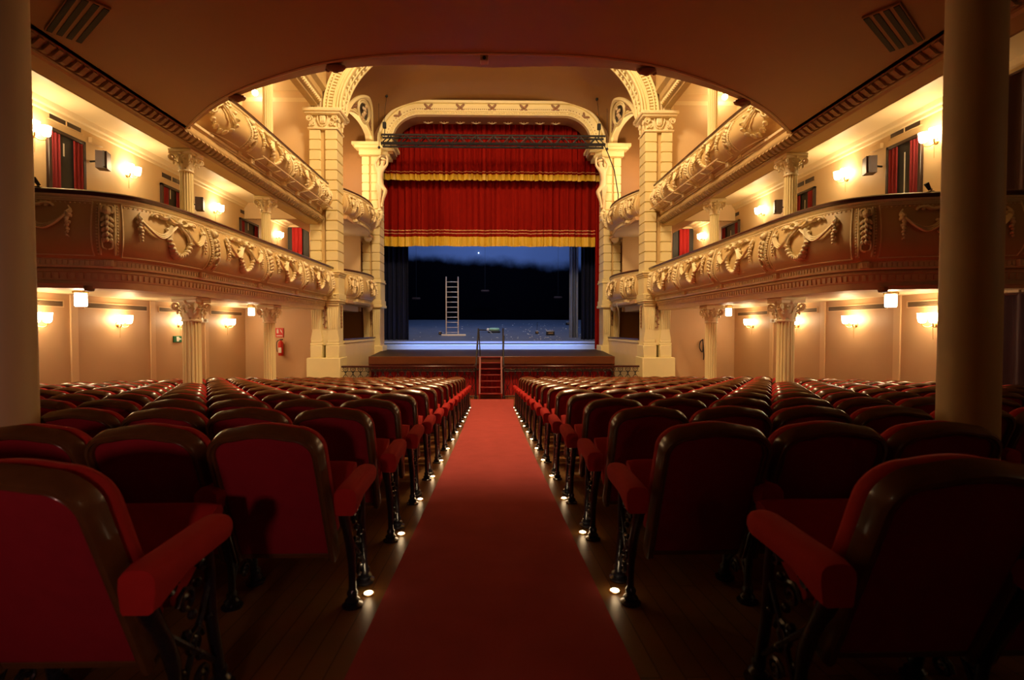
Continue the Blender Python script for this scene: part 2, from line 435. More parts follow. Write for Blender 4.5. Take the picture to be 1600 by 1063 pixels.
def divider_local(W, Hh):
    """a narrow console: beaded borders, mask on top, leaf drops down the middle"""
    g = MB()
    for f in (-1, 1):
        g.tube([(f*W*.5, .012, Hh*(.5-k/12)) for k in range(13)], .016, 5)
        for k in range(17): g.blob((f*W*.66, .012, Hh*(.48-.96*k/16)), (.014, .012, .018), 5, 3)
        g.tube(catmull([(f*W*.05, .04, -Hh*.40), (f*W*.32, .03, -Hh*.36), (f*W*.3, .03, -Hh*.2), (f*W*.12, .03, -Hh*.22)], 3), .013, 5)
        g.tube(catmull([(f*W*.05, .04, Hh*.46), (f*W*.38, .04, Hh*.44), (f*W*.34, .04, Hh*.32), (f*W*.15, .04, Hh*.34)], 3), .017, 5)
    g.blob((0, .03, Hh*.36), (.055, .055, .075), 8, 6)
    g.blob((0, .07, Hh*.35), (.018, .02, .03), 6, 4)
    for k in range(5):
        z = Hh*(.20-.105*k); r = .055-.004*k
        for f in (-1, 0, 1): g.blob((f*r*.75, .03 if f else .045, z-abs(f)*.012), (r*.5, r*.5, r*1.0), 6, 4, Matrix.Rotation(-f*.5, 3, 'Y'))
    return g

def place(local, surf, u0, v0):
    # local coords (u, w, v)
    g = MB(); g.v = [surf.at(u0+x, v0+z, y*1.7) for x, y, z in local.v]; g.f = local.f; return g

def frame_lines(surf, u0, u1, v0, v1, r=.012):
    g = MB(); n = max(4, int((u1-u0)/.12))
    for v in (v0, v1): g.tube([surf.at(u0+(u1-u0)*k/n, v, .006) for k in range(n+1)], r, 4)
    for u in (u0, u1): g.tube([surf.at(u, v0+(v1-v0)*k/8, .006) for k in range(9)], r, 4)
    # bead row just inside the top line
    n = int((u1-u0)/.06)
    for k in range(n): g.blob(surf.at(u0+(u1-u0)*(k+.5)/n, v1-.035, .004), (.016, .016, .012), 5, 3)
    return g
def dentils(surf, o_out, o_in, v0, v1, pitch, name, parent, m, matn='moulding', u0=.05, u1=None):
    g = MB(); u1 = u1 or surf.L[-1]-.05; n = int((u1-u0)/pitch); s2 = Surf(surf.path, [(9e3, 0), (-9e3, 0)]); rows = []
    for k in range(n):
        a = u0+(u1-u0)*k/n; bb = a+pitch*.55
        for u, o in ((a, o_in+.001), (a+.001, o_out), (bb, o_out), (bb+.001, o_in+.001)):
            rows.append([s2.at(u, v0, o_in-.01), s2.at(u, v0, o), s2.at(u, v1, o), s2.at(u, v1, o_in-.01)])
    g.grid(rows)
    return g.build(name, matn, parent, m, smooth=0)

def parapet(parent, m, path, hr, hpt, vo, hstrip, strip_o, dividers, railr=.07, motif_h=.72, wreath_first=False, dpitch=.075, block=True, motif_scale=1):
    """a bulging balcony front: handrail, panel body, framed panels, garlands, dividers, dentil strip"""
    surf = Surf(path, [(H(a), o) for a, o in vo])
    prof = [(lerp_prof(surf.vo, v), v) for v, _ in surf.vo]
    bot = vo[-1][0]
    body = MB().sweep(path, prof + [(strip_o-.04, H(bot)), (strip_o-.10, H(bot)), (-.42, H(bot)), (-.42, H(hpt)), ][0:4])
    body.build('parapet', 'panel', parent, m, smooth=50)
    # handrail
    pr = [(-.20, H(hr-.07)), (-.20, H(hr-.02)), (-.16, H(hr)), (.03, H(hr)), (.06, H(hr-.025)), (.06, H(hr-.06)), (.03, H(hr-.08)), (-.18, H(hr-.08))]
    MB().sweep(path, pr).build('handrail', 'railwood', parent, m)
    # cornice under the rail
    pr = [(-.15, H(hr-.08)), (.035, H(hr-.08)), (.03, H(hr-.11)), (.0, H(hr-.12)), (.0, H(hr-.15)), (-.15, H(hr-.15))]
    MB().sweep(path, pr).build('upper_moulding', 'ornament', parent, m)
    # dentil strip below the bulge
    o = strip_o
    pr = [(o-.15, H(hstrip+.02)), (o+.03, H(hstrip+.02)), (o+.035, H(hstrip)), (o, H(hstrip-.005)), (o, H(hstrip-.085)), (o+.03, H(hstrip-.09)), (o+.02, H(hstrip-.12)), (o-.15, H(hstrip-.12))]
    MB().sweep(path, pr).build('lower_moulding', 'ornament', parent, m)
    dentils(surf, o+.022, o, H(hstrip-.075), H(hstrip-.012), dpitch, 'dentil_band', parent, m, 'ornament')
    vt, vb = H(hr-.16), H(bot+.03)
    vm = (vt+vb)/2
    us = [surf.u_of_y(d) if not isinstance(d, tuple) else d[0] for d in dividers]
    for u in us:
        if u < surf.L[-1]-.12 and u > .12:
            place(divider_local(.17*motif_scale**.5, (vt-vb)*.94), surf, u, vm).build('console_ornament', 'ornament', parent, m, smooth=60)
            if block:
                s2 = Surf(path, [(9e3, o), (-9e3, o)])
                g = MB(); 
                g.bbox((-.07, 0, -.055), (.07, .05, .055), .008); g.tube([(-.035, .055, -.03), (.035, .055, -.03), (.035, .055, .03), (-.035, .055, .03), (-.035, .055, -.03)], .006, 4)
                place(g, s2, u, H(hstrip-.045)).build('rosette_block', 'ornament', parent, m)
    ends = [0]+us+[surf.L[-1]]
    for i, (a, bb) in enumerate(zip(ends, ends[1:])):
        if bb-a < .5: continue
        fr = frame_lines(surf, a+.17, bb-.17, vb+.01, vt-.005); fr.build('panel_frame', 'ornament', parent, m, smooth=60)
        W = min(bb-a-.45, 1.75*motif_scale)
        if W > .5:
            wr = wreath_first and i == 1
            place(garland_local(W, motif_h*1.0 if not wr else motif_h*.95, i, wr), surf, (a+bb)/2, vm+.03).build('garland_ornament', 'ornament', parent, m, smooth=60)
    return surf

VO1 = [(1.93, 0), (1.84, .035), (1.70, .085), (1.55, .12), (1.40, .13), (1.28, .105), (1.17, .045), (1.10, -.03), (1.06, -.10)]
VO2 = [(4.76, 0), (4.68, .05), (4.55, .12), (4.40, .18), (4.27, .18), (4.15, .12), (4.05, .02), (3.99, -.08), (3.96, -.13)]
for m in (1, -1):
    s = SIDE[m]
    # ---- first balcony
    B = thing('balcony', f'lower ornate plaster balcony with garlands along the {s} side of the hall', 'balcony', (m*6, 12, H(.65)))
    sf = parapet(B, m, P1, 2.075, 1.93, VO1, 1.05, -.17, [(.35,), (2.62,)] + [9.64, 11.97, 14.28, 16.6], motif_h=.68)
    pr = [(-.50, H(.93)), (-.24, H(.93)), (-.20, H(.90)), (-.19, H(.87)), (-.23, H(.86)), (-.25, H(.74)), (-.27, H(.735)), (-.28, H(.62)), (-.75, H(.62)), (-.75, H(.93))]
    MB().sweep(P1[:-1]+[(5.40, 17.12)], pr).build('beam', 'moulding', B, m)
    dentils(sf, -.215, -.26, H(.765), H(.85), .11, 'bracket_band', B, m)
    sl = MB()
    # floor slab and its soffit, following the curve
    rows = [[(XW, y, H(.70)), (x+.3, y+ (.3 if y < 8 else 0), H(.70))] for x, y in P1 if True]
    top = [[(XW, y, H(.93)), (x+.3, y+(.3 if y < 8 else 0), H(.93))] for x, y in P1]
    rows2 = []
    ypts = [p for p in P1 if p[0] < 7.9] + [(5.5, 17.36)]
    sl.grid([[(XW, y+.15, H(.68)), (x+.28, y+.15, H(.68))] for x, y in ypts])
    sl.grid([[(XW, y+.15, H(.95)), (x+.28, y+.15, H(.95))] for x, y in ypts])
    sl.box((5.6, 17.3, H(.68)), (XW, 21.0, H(.95)))
    sl.build('floor_slab', 'soffit', B, m, smooth=0)
    # ---- second balcony
    B2 = thing('balcony', f'upper ornate plaster balcony with wreath and pipe along the {s} side of the hall', 'balcony', (m*6, 13, H(3.6)))
    sf2 = parapet(B2, m, P2, 4.9, 4.76, VO2, 3.98, -.20, [(.25,), 11.45, 13.75, 15.95], motif_h=.72, wreath_first=True)
    MB().sweep([(5.6, 9.7), (5.6, 17.0)], [(-.15, H(3.86)), (-.12, H(3.96)), (-.9, H(3.96)), (-.9, H(3.86))]).build('floor_slab', 'moulding', B2, m)
    # carved beam on the columns
    bp = resample([(5.8, -6), (5.8, 17.0)], 1.2)
    MB().sweep(bp, [(0, H(3.53)), (.0, H(3.56)), (.05, H(3.57)), (.07, H(3.60)), (.13, H(3.63)), (.15, H(3.675)), (.15, H(3.72)), (.02, H(3.9)), (-.5, H(3.9)), (-.5, H(3.53))]).build('beam', 'beam', B2, m)
    MB().sweep(bp, [(-.40, H(3.50)), (-.08, H(3.50)), (-.05, H(3.53)), (-.43, H(3.53))]).build('beam_underside', 'panel', B2, m)
    g = MB()
    y = -1.0
    rows = []
    while y < 16.9:
        for yy, d in ((y, 0), (y+.001, .05), (y+.075, .05), (y+.076, 0)):
            rows.append([(5.80-d*.5, yy, H(3.555)-d*.3), (5.775-d, yy, H(3.57)-d*.6), (5.68-d, yy, H(3.65)-d*.6), (5.66, yy, H(3.67))])
        y += .14
    g.grid(rows); g.build('dentil_band', 'beam', B2, m, smooth=0)
    # gallery soffit (ceiling of the level below)
    w = MB().box((6.2, -6, H(4.30)), (XW, 21, H(4.4))).box((5.7, 9.7, H(3.9)), (6.3, 17.0, H(3.95)))
    w.box((6.2, -6, H(3.9)), (6.3, 17.3, H(4.35)))
    struct(w.build('ceiling_balcony_'+s, 'soffit', mirror=m, smooth=0))
    w = MB().box((5.7, 9.4, H(8.10)), (XW, 17.4, H(8.2)))
    struct(w.build('ceiling_gallery_'+s, 'soffit', mirror=m, smooth=0))
    # top beam of the hall
    B3 = thing('cornice_beam', f'carved upper beam above the {s} top gallery', 'beam', (m*5.9, 13, H(7.45)))
    MB().sweep([(5.84, 9.4), (5.84, 17.0)], [(0, H(7.45)), (0, H(7.52)), (.06, H(7.55)), (.10, H(7.65)), (.17, H(7.72)), (.18, H(7.9)), (.3, H(8.0)), (.3, H(8.6)), (-.22, H(8.6)), (-.22, H(7.45))]).build('beam', 'beam', B3, m)
    g = MB(); y = 9.5
    rows = []
    while y < 16.95:
        for yy, xx in ((y, 5.78), (y+.001, 5.70), (y+.07, 5.70), (y+.071, 5.78)): rows.append([(5.79, yy, H(7.57)), (xx, yy, H(7.57)), (xx, yy, H(7.66)), (5.79, yy, H(7.66))])
        y += .13
    g.grid(rows)
    g.build('dentil_band', 'ornament', B3, m, smooth=0)
    # pipe on brackets under the upper balcony front
    Pp = thing('lighting_pipe', f'thin brown pipe held on brackets below the {s} upper balcony', 'pipe', (m*5.3, 14, H(3.99)))
    MB().tube([(5.33, 11.8, H(4.0)), (5.33, 16.85, H(4.0))], .022, 6).build('pipe', 'moulding', Pp, m)
    for k in range(6):
        y = 11.95+k*.93
        g = MB().tube([(5.33, y, H(4.0)), (5.72, y+.02, H(3.93))], .016, 5).bbox((5.62, y-.06, H(3.86)), (5.72, y+.08, H(3.98)), .01)
        g.blob((5.62, y+.01, H(3.92)), .025, 6, 4)
        g.build('bracket', 'ornament', Pp, m)
    # wall cornices
    for nm, z0, x0 in (('baseboard_', 4.15, XW),):
        MB().sweep([(XW-.012, -6), (XW-.012, 21)], [(0, H(4.12)), (.04, H(4.14)), (.05, H(4.20)), (.10, H(4.22)), (.14, H(4.30)), (0, H(4.30))]).build('trim_cornice_'+s, 'soffit', mirror=m)['kind'] = 'structure'
    MB().sweep([(7.6+.9, 17.35), (6.1, 17.35)], [(0, H(7.72)), (-.05, H(7.74)), (-.10, H(7.86)), (0, H(7.86))]).build('trim_gallery_'+s, 'cream', mirror=m)['kind'] = 'structure'
    MB().box((XW-.06, 7.5, -1.3), (XW, 17.36, fz(17)+.22)).build('baseboard_'+s, 'wall', mirror=m)['kind'] = 'structure'
    # wall strips at stalls level and the air slots between them
    for k, y in enumerate((7.97, 10.3, 12.65, 15.0)):
        w = MB().bbox((XW-.035, y-.09, -1.4), (XW, y+.09, H(.68)), .008)
        struct(w.build('trim_strip_'+s, 'strip', mirror=m, smooth=0))
    for k, (y0, y1) in enumerate(((8.3, 10.05), (10.58, 12.45), (12.9, 14.8), (15.25, 17.1))):
        g = MB().box((XW-.01, y0, H(.42)), (XW, y1, H(.54)))
        t = thing('air_vent', f'long air vent on the {s} stalls wall, {ORD[k]} from the camera', 'vent', (m*XW, (y0+y1)/2, H(.48)), 'stalls wall vents')
        fr = MB().box((XW-.02, y0, H(.53)), (XW, y1, H(.55))).box((XW-.02, y0, H(.41)), (XW, y1, H(.43)))
        fr.box((XW-.02, y0-.02, H(.41)), (XW, y0, H(.55))).box((XW-.02, y1, H(.41)), (XW, y1+.02, H(.55)))
        fr.build('vent_frame', 'strip', t, m, smooth=0)
        g = MB()
        for j in range(4): g.obox((XW-.014, (y0+y1)/2, H(.445+.025*j)), (.02, y1-y0, .005), Matrix.Rotation(R(35), 3, 'Y'))
        g.build('slat', 'grille', t, m, smooth=0)
        MB().box((XW-.004, y0, H(.42)), (XW-.002, y1, H(.54))).build('duct', 'doorframe', t, m, smooth=0)

# ------------------------------------------------------------------ columns
def capital(g, cx, cy, z0, r, w, h):
    """leafy capital with corner scrolls; r shaft radius, w half width of abacus"""
    g.lathe((cx, cy, z0), [(r*1.12, 0), (r*1.18, .02*h/.4), (r*1.12, .04*h/.4), (r*1.0, .06*h/.4), (r*1.02, h*.5), (r*1.35, h*.86), (r*1.5, h*.9)], 20)
    # abacus with hollow sides
    pts = []
    for k in range(4):
        a = PI/4+k*PI/2
        c0 = Vector((math.cos(a), math.sin(a)))*w*1.38
        t = Vector((-math.sin(a), math.cos(a)))*.05*w
        pts += [tuple(c0-t), tuple(c0+t)]
        a2 = a+PI/4; pts.append(tuple(Vector((math.cos(a2), math.sin(a2)))*w*.84))
    g.prism([(cx+x, cy+y) for x, y in pts], 'z', z0+h*.88, z0+h)
    for k in range(4):
        a = PI/4+k*PI/2; d = Vector((math.cos(a), math.sin(a), 0)); ctr = Vector((cx, cy, z0))
        # volute
        sp = []
        for j in range(15):
            th = -PI*.5+2*PI*1.4*j/14; rr = h*.16*(1-.7*j/14)
            sp.append(ctr + d*(w*1.12 + rr*math.cos(th)) + Vector((0, 0, h*.70+rr*math.sin(th))))
        g.tube([ctr+d*r*1.05+Vector((0, 0, h*.45)), ctr+d*w*.95+Vector((0, 0, h*.55))]+sp, [h*.04]*2+[h*.055]*15, 5)
        # hanging leaf drop below volute
        g.blob(ctr+d*(w*.98)+Vector((0, 0, h*.42)), (h*.06, h*.06, h*.11), 6, 4)
        a2 = k*PI/2; d2 = Vector((math.cos(a2), math.sin(a2), 0))
        g.blob(ctr+d2*w*.86+Vector((0, 0, h*.90)), h*.09, 7, 4)
        s3 = Vector((-d2.y, d2.x, 0))
        for f in (-1, 1):
            sp = [ctr+d2*w*.8+s3*f*(h*.14+h*.09*(1-.7*j/9)*math.cos(2*PI*1.2*j/9))+Vector((0, 0, h*.70+h*.09*(1-.7*j/9)*math.sin(2*PI*1.2*j/9))) for j in range(10)]
            g.tube(sp, h*.028, 4)
    for row, (zz, hh, out) in enumerate(((.05, .42, .35), (.18, .5, .5))):
        for k in range(8):
            a = k*PI/4+row*PI/8; d = Vector((math.cos(a), math.sin(a), 0)); t = Vector((-math.sin(a), math.cos(a), 0)); ctr = Vector((cx, cy, z0))
            pts = [ctr+d*(r*(1.04+out*q**2.2))+Vector((0, 0, h*(zz+hh*min(q*1.1, 1.0)-.10*max(0, q-.8)*5))) for q in (0, .3, .6, .8, 1)]
            wd = [r*.26, r*.30, r*.28, r*.24, r*.12]
            vs = []
            for p, ww in zip(pts, wd): vs += [p-t*ww, p+d*r*.10, p+t*ww]
            g.add(vs, [(3*i+j, 3*i+j+1, 3*i+j+4, 3*i+j+3) for i in range(4) for j in range(2)])
def column(m, x, y, z0, z1, r, caph, capw, name, label, blockh=.06):
    t = thing(name, label, 'column', (m*x, y, z0))
    MB().lathe((x, y, z0), [(r*1.5, 0), (r*1.5, .08), (r*1.35, .1), (r*1.38, .14), (r*1.25, .18), (r*1.12, .20)], 24).build('base', 'pier', t, m)
    MB().lathe((x, y, z0), [(r*1.05, .2), (r*1.05, .25), (r, .3), (r*.94, z1-z0-caph-.01)], 48, flute=.13).build('shaft', 'pier', t, m, smooth=25)
    g = MB(); capital(g, x, y, z1-caph-blockh, r*.94, capw, caph)
    g.build('capital', 'ornament', t, m, smooth=50)
    MB().bbox((x-capw*1.02, y-capw*1.02, z1-blockh), (x+capw*1.02, y+capw*1.02, z1), .012).build('abacus_block', 'pier', t, m)
for m in (1, -1):
    s = SIDE[m]
    column(m, 6.02, 10.13, fz(10.13), H(.62), .17, .43, .25, 'fluted_column', f'fluted column among the {s} stalls seats, nearer of two', .06)
    column(m, 6.02, 13.62, fz(13.62), H(.62), .155, .42, .23, 'fluted_column', f'fluted column among the {s} stalls seats, farther of two', .06)
    column(m, 6.08, 10.13, H(.95), H(3.50), .125, .36, .22, 'fluted_column', f'fluted column on the {s} lower balcony, nearer of two', .05)
    column(m, 6.08, 13.62, H(.95), H(3.50), .125, .36, .22, 'fluted_column', f'fluted column on the {s} lower balcony, farther of two', .05)
    column(m, 6.0, 13.62, H(3.95), H(7.45), .13, .36, .22, 'fluted_column', f'slender fluted column on the {s} top gallery behind the wreathed front', .05)
    # big plain column by the camera
    cxm = 2.87 if m > 0 else 2.83
    g = MB().lathe((cxm, 2.95, fz(2.95)-.02), [(.150, 0), (.148, .5), (.143, 2.5), (.140, H(3.67)-fz(2.95)+.02)], 40)
    tag(g.build('plain_column', 'column', None, m, origin=(cxm, 2.95, fz(2.95)-.02)), f'large plain smooth column close to the camera at the {s} edge', 'column')

# ------------------------------------------------------------------ piers beside the stage
def rustic(g, x0, x1, y0, y1, z0, z1, n):
    dz = (z1-z0)/n
    g.box((x0+.035, y0+.035, z0), (x1-.035, y1-.035, z1))
    for k in range(n): g.bbox((x0, y0, z0+k*dz+.016), (x1, y1, z0+(k+1)*dz-.016), .012)
def fluted_strip(g, x0, x1, y, z0, z1, depth=.10, n=4):
    # tapered pilaster face with sunk flutes, front at y
    w = x1-x0; zz = [z0, z0+.25*(z1-z0), z0+.55*(z1-z0), z1]; ins = [-.02, .035, .02, -.01]
    g.prism([(x0+i, z) for z, i in zip(zz, ins)] + [(x1-i, z) for z, i in reversed(list(zip(zz, ins)))], 'y', y, y+depth)
    for k in range(n+1):
        xc = x0+.04+(w-.08)*k/n
        g.bbox((xc-.014, y-.018, z0+.30*(z1-z0)), (xc+.014, y+.01, z1-.12), .008)
for m in (1, -1):
    s = SIDE[m]
    # outer pier
    y0, y1 = 17.0, 17.68
    T = thing('stage_pier', f'tall pale yellow banded pier at the {s} of the hall where the balconies end', 'pier', (m*5.65, 17.3, -1.184))
    MB().bbox((5.12, y0-.14, -1.184), (6.24, y1+.05, H(-1.0)), .02).build('base', 'pier', T, m)
    MB().bbox((5.74, y0-.06, H(-1.0)), (6.14, y1, H(-.58)), .02).build('pedestal', 'pier', T, m)
    MB().bbox((5.16, y0-.06, H(-1.0)), (5.62, y1+.02, H(-.58)), .02).build('pedestal', 'pier', T, m)
    for xa, xb in ((5.76, 6.12), (5.20, 5.58)):
        g = MB(); fluted_strip(g, xa, xb, y0, H(-.40), H(.80)); g.bbox((xa-.03, y0-.03, H(-.58)), (xb+.03, y0+.1, H(-.50)), .015); g.bbox((xa-.01, y0-.01, H(-.5)), (xb+.01, y0+.1, H(-.40)), .02)
        g.bbox((xa-.02, y0-.025, H(.76)), (xb+.02, y0+.1, H(.84)), .015)
        g.build('pilaster', 'pier', T, m)
    MB().bbox((5.24, y0+.06, H(-.58)), (6.10, y1, H(.95)), .01).build('core', 'pier', T, m)
    g = MB()
    for k in range(7): g.blob((5.67, y0+.03, H(.72-.11*k)), (.05-.004*k, .04, .07), 6, 4); g.blob((5.67+(.04 if k % 2 else -.04), y0+.03, H(.68-.11*k)), .03, 6, 4)
    for k in range(7): g.blob((5.2, y0+.36, H(.72-.11*k)), (.03, .045-.004*k, .07), 6, 4)
    g.build('leaf_drop', 'rose', T, m)
    g = MB().bbox((5.14, y0-.08, H(.90)), (6.2, y1+.06, H(.97)), .02).bbox((5.17, y0-.05, H(.84)), (6.17, y1+.03, H(.90)), .015)
    g.bbox((5.14, y0-.07, H(.97)), (6.2, y1+.04, H(1.17)), .01)
    for xx in (5.36, 5.9):
        g.tube([(xx-.12, y0-.08, H(1.01)), (xx+.12, y0-.08, H(1.01)), (xx+.12, y0-.08, H(1.13)), (xx-.12, y0-.08, H(1.13)), (xx-.12, y0-.08, H(1.01))], .012, 4)
        g.blob((xx, y0-.08, H(1.07)), .03, 6, 4)
    g.build('band', 'pier', T, m)
    MB().bbox((5.18, y0, H(1.17)), (6.14, y1, H(1.74)), .01).build('die', 'pier', T, m)
    g = MB().bbox((5.16, y0-.03, H(1.74)), (6.18, y1+.02, H(1.80)), .01).bbox((5.10, y0-.09, H(1.86)), (6.22, y1+.07, H(1.93)), .02).bbox((5.13, y0-.06, H(1.80)), (6.20, y1+.04, H(1.86)), .01)
    g.build('mid_moulding', 'pier', T, m)
    MB().box((5.24, y0+.09, H(1.93)), (6.12, y1-.02, H(6.7))).build('core', 'panel', T, m)
    for xa, xb in ((5.76, 6.13), (5.20, 5.60)):
        g = MB(); rustic(g, xa, xb, y0, y1, H(1.93), H(6.66), 14); g.build('banded_strip', 'pier', T, m, smooth=30)
    # capital of the pier
    g = MB().bbox((5.16, y0-.04, H(6.66)), (6.17, y1+.04, H(6.72)), .01).bbox((5.22, y0, H(6.72)), (6.12, y1, H(7.12)), .01)
    g.bbox((5.05, y0-.16, H(7.12)), (6.24, y1+.12, H(7.20)), .03).bbox((5.0, y0-.2, H(7.20)), (6.28, y1+.15, H(7.32)), .02)
    for cx in (5.24, 5.66, 6.10):
        f = 1 if cx < 5.66 else -1
        if cx == 5.66:
            g.bbox((5.56, y0-.08, H(6.84)), (5.76, y0, H(7.10)), .02)
            for q in range(3): g.blob((5.61+.05*q, y0-.09, H(6.95)), (.015, .02, .08), 5, 4)
            g.tube([(5.50, y0-.04, H(7.10)), (5.48, y0-.06, H(7.0)), (5.56, y0-.05, H(6.80)), (5.66, y0-.06, H(6.76)), (5.76, y0-.05, H(6.80)), (5.84, y0-.06, H(7.0)), (5.82, y0-.04, H(7.10))], .02, 5)
        else:
            for yy in (y0-.07,):
                sp = spiral(cx, H(7.0), .11, 1.5, f); g.tube([(a, yy, c_) for a, _, c_ in sp], .028, 5)
                sp = spiral(cx+f*.12, H(6.83), .075, 1.3, -f); g.tube([(a, yy+.02, c_) for a, _, c_ in sp], .022, 5)
            for q in range(4): g.blob((cx+f*.04*q, y0-.04, H(6.78+.03*q)), (.03, .03, .05), 6, 4)
    for yy in (y0+.1, y0+.52):
        g.tube([(5.15, yy+.1*math.cos(t*.6)*(1-.05*t), H(6.98)+.1*math.sin(t*.6)*(1-.05*t)) for t in range(14)], .026, 5)
        for q in range(4): g.blob((5.17, yy, H(6.78+.04*q)), (.035, .04, .05), 6, 4)
    g.build('capital', 'ornament', T, m, smooth=45)
    # inner pier next to the curtain
    y0, y1 = 21.62, 22.5
    T = thing('stage_pier', f'pale yellow banded pier framing the {s} edge of the stage opening', 'pier', (m*5.1, 21.9, -1.184))
    MB().bbox((4.72, y0-.05, -1.184), (5.62, y1, H(-.75)), .02).build('base', 'pier', T, m)
    for xa, xb in ((5.27, 5.56), (4.83, 5.16)):
        g = MB(); fluted_strip(g, xa, xb, y0, H(-.75), H(.88), n=3); g.build('pilaster', 'pier', T, m)
        g = MB(); rustic(g, xa-.01, xb+.01, y0, y1, H(2.12), H(7.35), 14); g.build('banded_strip', 'pier', T, m, smooth=30)
    MB().box((4.84, y0+.08, H(-.75)), (5.54, y1, H(7.4))).build('core', 'panel', T, m)
    g = MB()
    for k in range(6): g.blob((5.21, y0+.03, H(.80-.12*k)), (.05-.004*k, .04, .07), 6, 4)
    g.build('leaf_drop', 'rose', T, m)
    g = MB().bbox((4.72, y0-.1, H(.88)), (5.62, y1, H(1.0)), .02).bbox((4.76, y0-.06, H(1.0)), (5.6, y1, H(1.2)), .01).bbox((4.80, y0-.02, H(1.2)), (5.58, y1, H(1.95)), .01)
    g.bbox((4.74, y0-.07, H(1.95)), (5.62, y1, H(2.02)), .02).bbox((4.78, y0-.04, H(2.02)), (5.6, y1, H(2.12)), .01)
    g.build('band', 'pier', T, m)
    # entablature reaching over the sculpture
    def tier(g, x0, x1, ya, z0, z1, cut):
        g.prism([(x1, ya), (x0+cut, ya), (x0, ya+cut), (x0, y1), (x1, y1)], 'z', z0, z1)
    g = MB(); tier(g, 4.42, 5.66, y0-.12, H(7.38), H(7.62), .3); tier(g, 4.22, 5.80, y0-.30, H(7.62), H(7.72), .34); tier(g, 4.10, 5.90, y0-.38, H(7.72), H(7.84), .36)
    g.build('entablature', 'pier', T, m, smooth=20)
    # ground floor box wall
    w = MB().prism([(5.24, 17.68), (5.06, 21.6), (5.2, 21.6), (5.4, 17.68)], 'z', -1.184, H(-.42))
    T = thing('low_wall', f'plain plaster wall with dark rail in front of the {s} ground floor box', 'wall', (m*5.2, 19.6, -1.184))
    w.build('panel', 'cream', T, m, smooth=0)
    MB().prism([(5.20, 17.68), (5.02, 21.6), (5.25, 21.6), (5.45, 17.68)], 'z', H(-.42), H(-.375)).build('handrail', 'railwood', T, m, smooth=0)
    MB().prism([(5.21, 17.68), (5.03, 21.6), (5.09, 21.6), (5.3, 17.68)], 'z', H(-.52), H(-.45)).build('moulding', 'pier', T, m, smooth=0)
    # bowed box balconies
    for lvl, (hr, hpt, vo, hs) in enumerate(((2.10, 1.95, VO1, 1.06), (4.93, 4.78, VO2, 4.0))):
        lab = f'small bowed {"lower" if lvl == 0 else "upper"} box balcony between the two piers on the {s}'
        T = thing('box_balcony', lab, 'balcony', (m*5.1, 19.6, H(hs)))
        path = bowpath(17.66, 21.62, 5.30, .50, 5.28)
        sv = Surf(path, [(0, 0)])
        vo_ = [(a+(.02 if lvl else .02), o*.9) for a, o in vo]
        parapet(T, m, path, hr, hpt, vo_, hs, -.10, [18.55, 20.75], motif_h=.62, motif_scale=.85, dpitch=.09)
        MB().sweep(path, [(-.12, H(hs-.12)), (-.14, H(hs-.17)), (-1.6, H(hs-.17)), (-1.6, H(hs-.05))]).build('floor_slab', 'cream', T, m)
        w = MB().box((5.08, 17.69, H(hs-.168)), (7.3, 21.61, H(hs-.055)))
        struct(w.build('floor_box_'+s, 'wall', mirror=m, smooth=0))
        # scrolled bracket under the wider end
        g = MB().blob((5.25, 21.3, H(hs-.2)), (.18, .2, .16), 8, 6); g.build('corbel', 'ornament', T, m)

# ------------------------------------------------------------------ transverse arch, vault and proscenium
SPR = 7.32
def ell(a, bb, t): return (a*math.cos(t), H(SPR)+bb*math.sin(t))
N = 64
T = thing('hall_arch', 'broad beaded plaster arch springing from the two tall outer piers', 'arch', (0, 17.3, H(SPR)))
g = MB(); rows = []
for k in range(N+1):
    t = PI*k/N; i = ell(5.10, 3.20, t); o = ell(5.66, 3.76, t)
    rows.append([(i[0], 17.68, i[1]), (i[0], 17.06, i[1]), (o[0], 17.06, o[1]), (o[0], 17.68, o[1])])
g.grid(rows); g.build('arch_ring', 'pier', T, smooth=50)
g = MB()
for (a, bb, y, r) in ((5.10, 3.20, 17.03, .045), (5.20, 3.3, 17.02, .03), (5.34, 3.44, 17.03, .025), (5.52, 3.62, 17.02, .03), (5.64, 3.74, 17.03, .045), (5.07, 3.17, 17.35, .03), (5.08, 3.18, 17.66, .04)):
    g.tube([(ell(a, bb, PI*k/N)[0], y, ell(a, bb, PI*k/N)[1]) for k in range(N+1)], r, 6)
g.build('rib_moulding', 'pier', T)
g = MB(); K = 110
for k in range(K):
    t = PI*(k+.5)/K; 
    x, z = ell(5.59, 3.69, t); g.blob((x, 17.03, z), (.03, .03, .03), 5, 3)
    x, z = ell(5.43, 3.53, t); g.obox((x, 17.04, z), (.12, .05, .045), Matrix.Rotation(-t, 3, 'Y'))
    x, z = ell(5.06, 3.16, t)
    for yy in (17.2, 17.5):
        if k % 4 == 0: g.blob((x, yy, z), .045, 6, 4)
        elif k % 4 == 2: g.blob((x, yy, z), (.03, .03, .11), 6, 4, Matrix.Rotation(-t+PI/2-PI/2, 3, 'Y'))
g.build('beading', 'ornament', T)
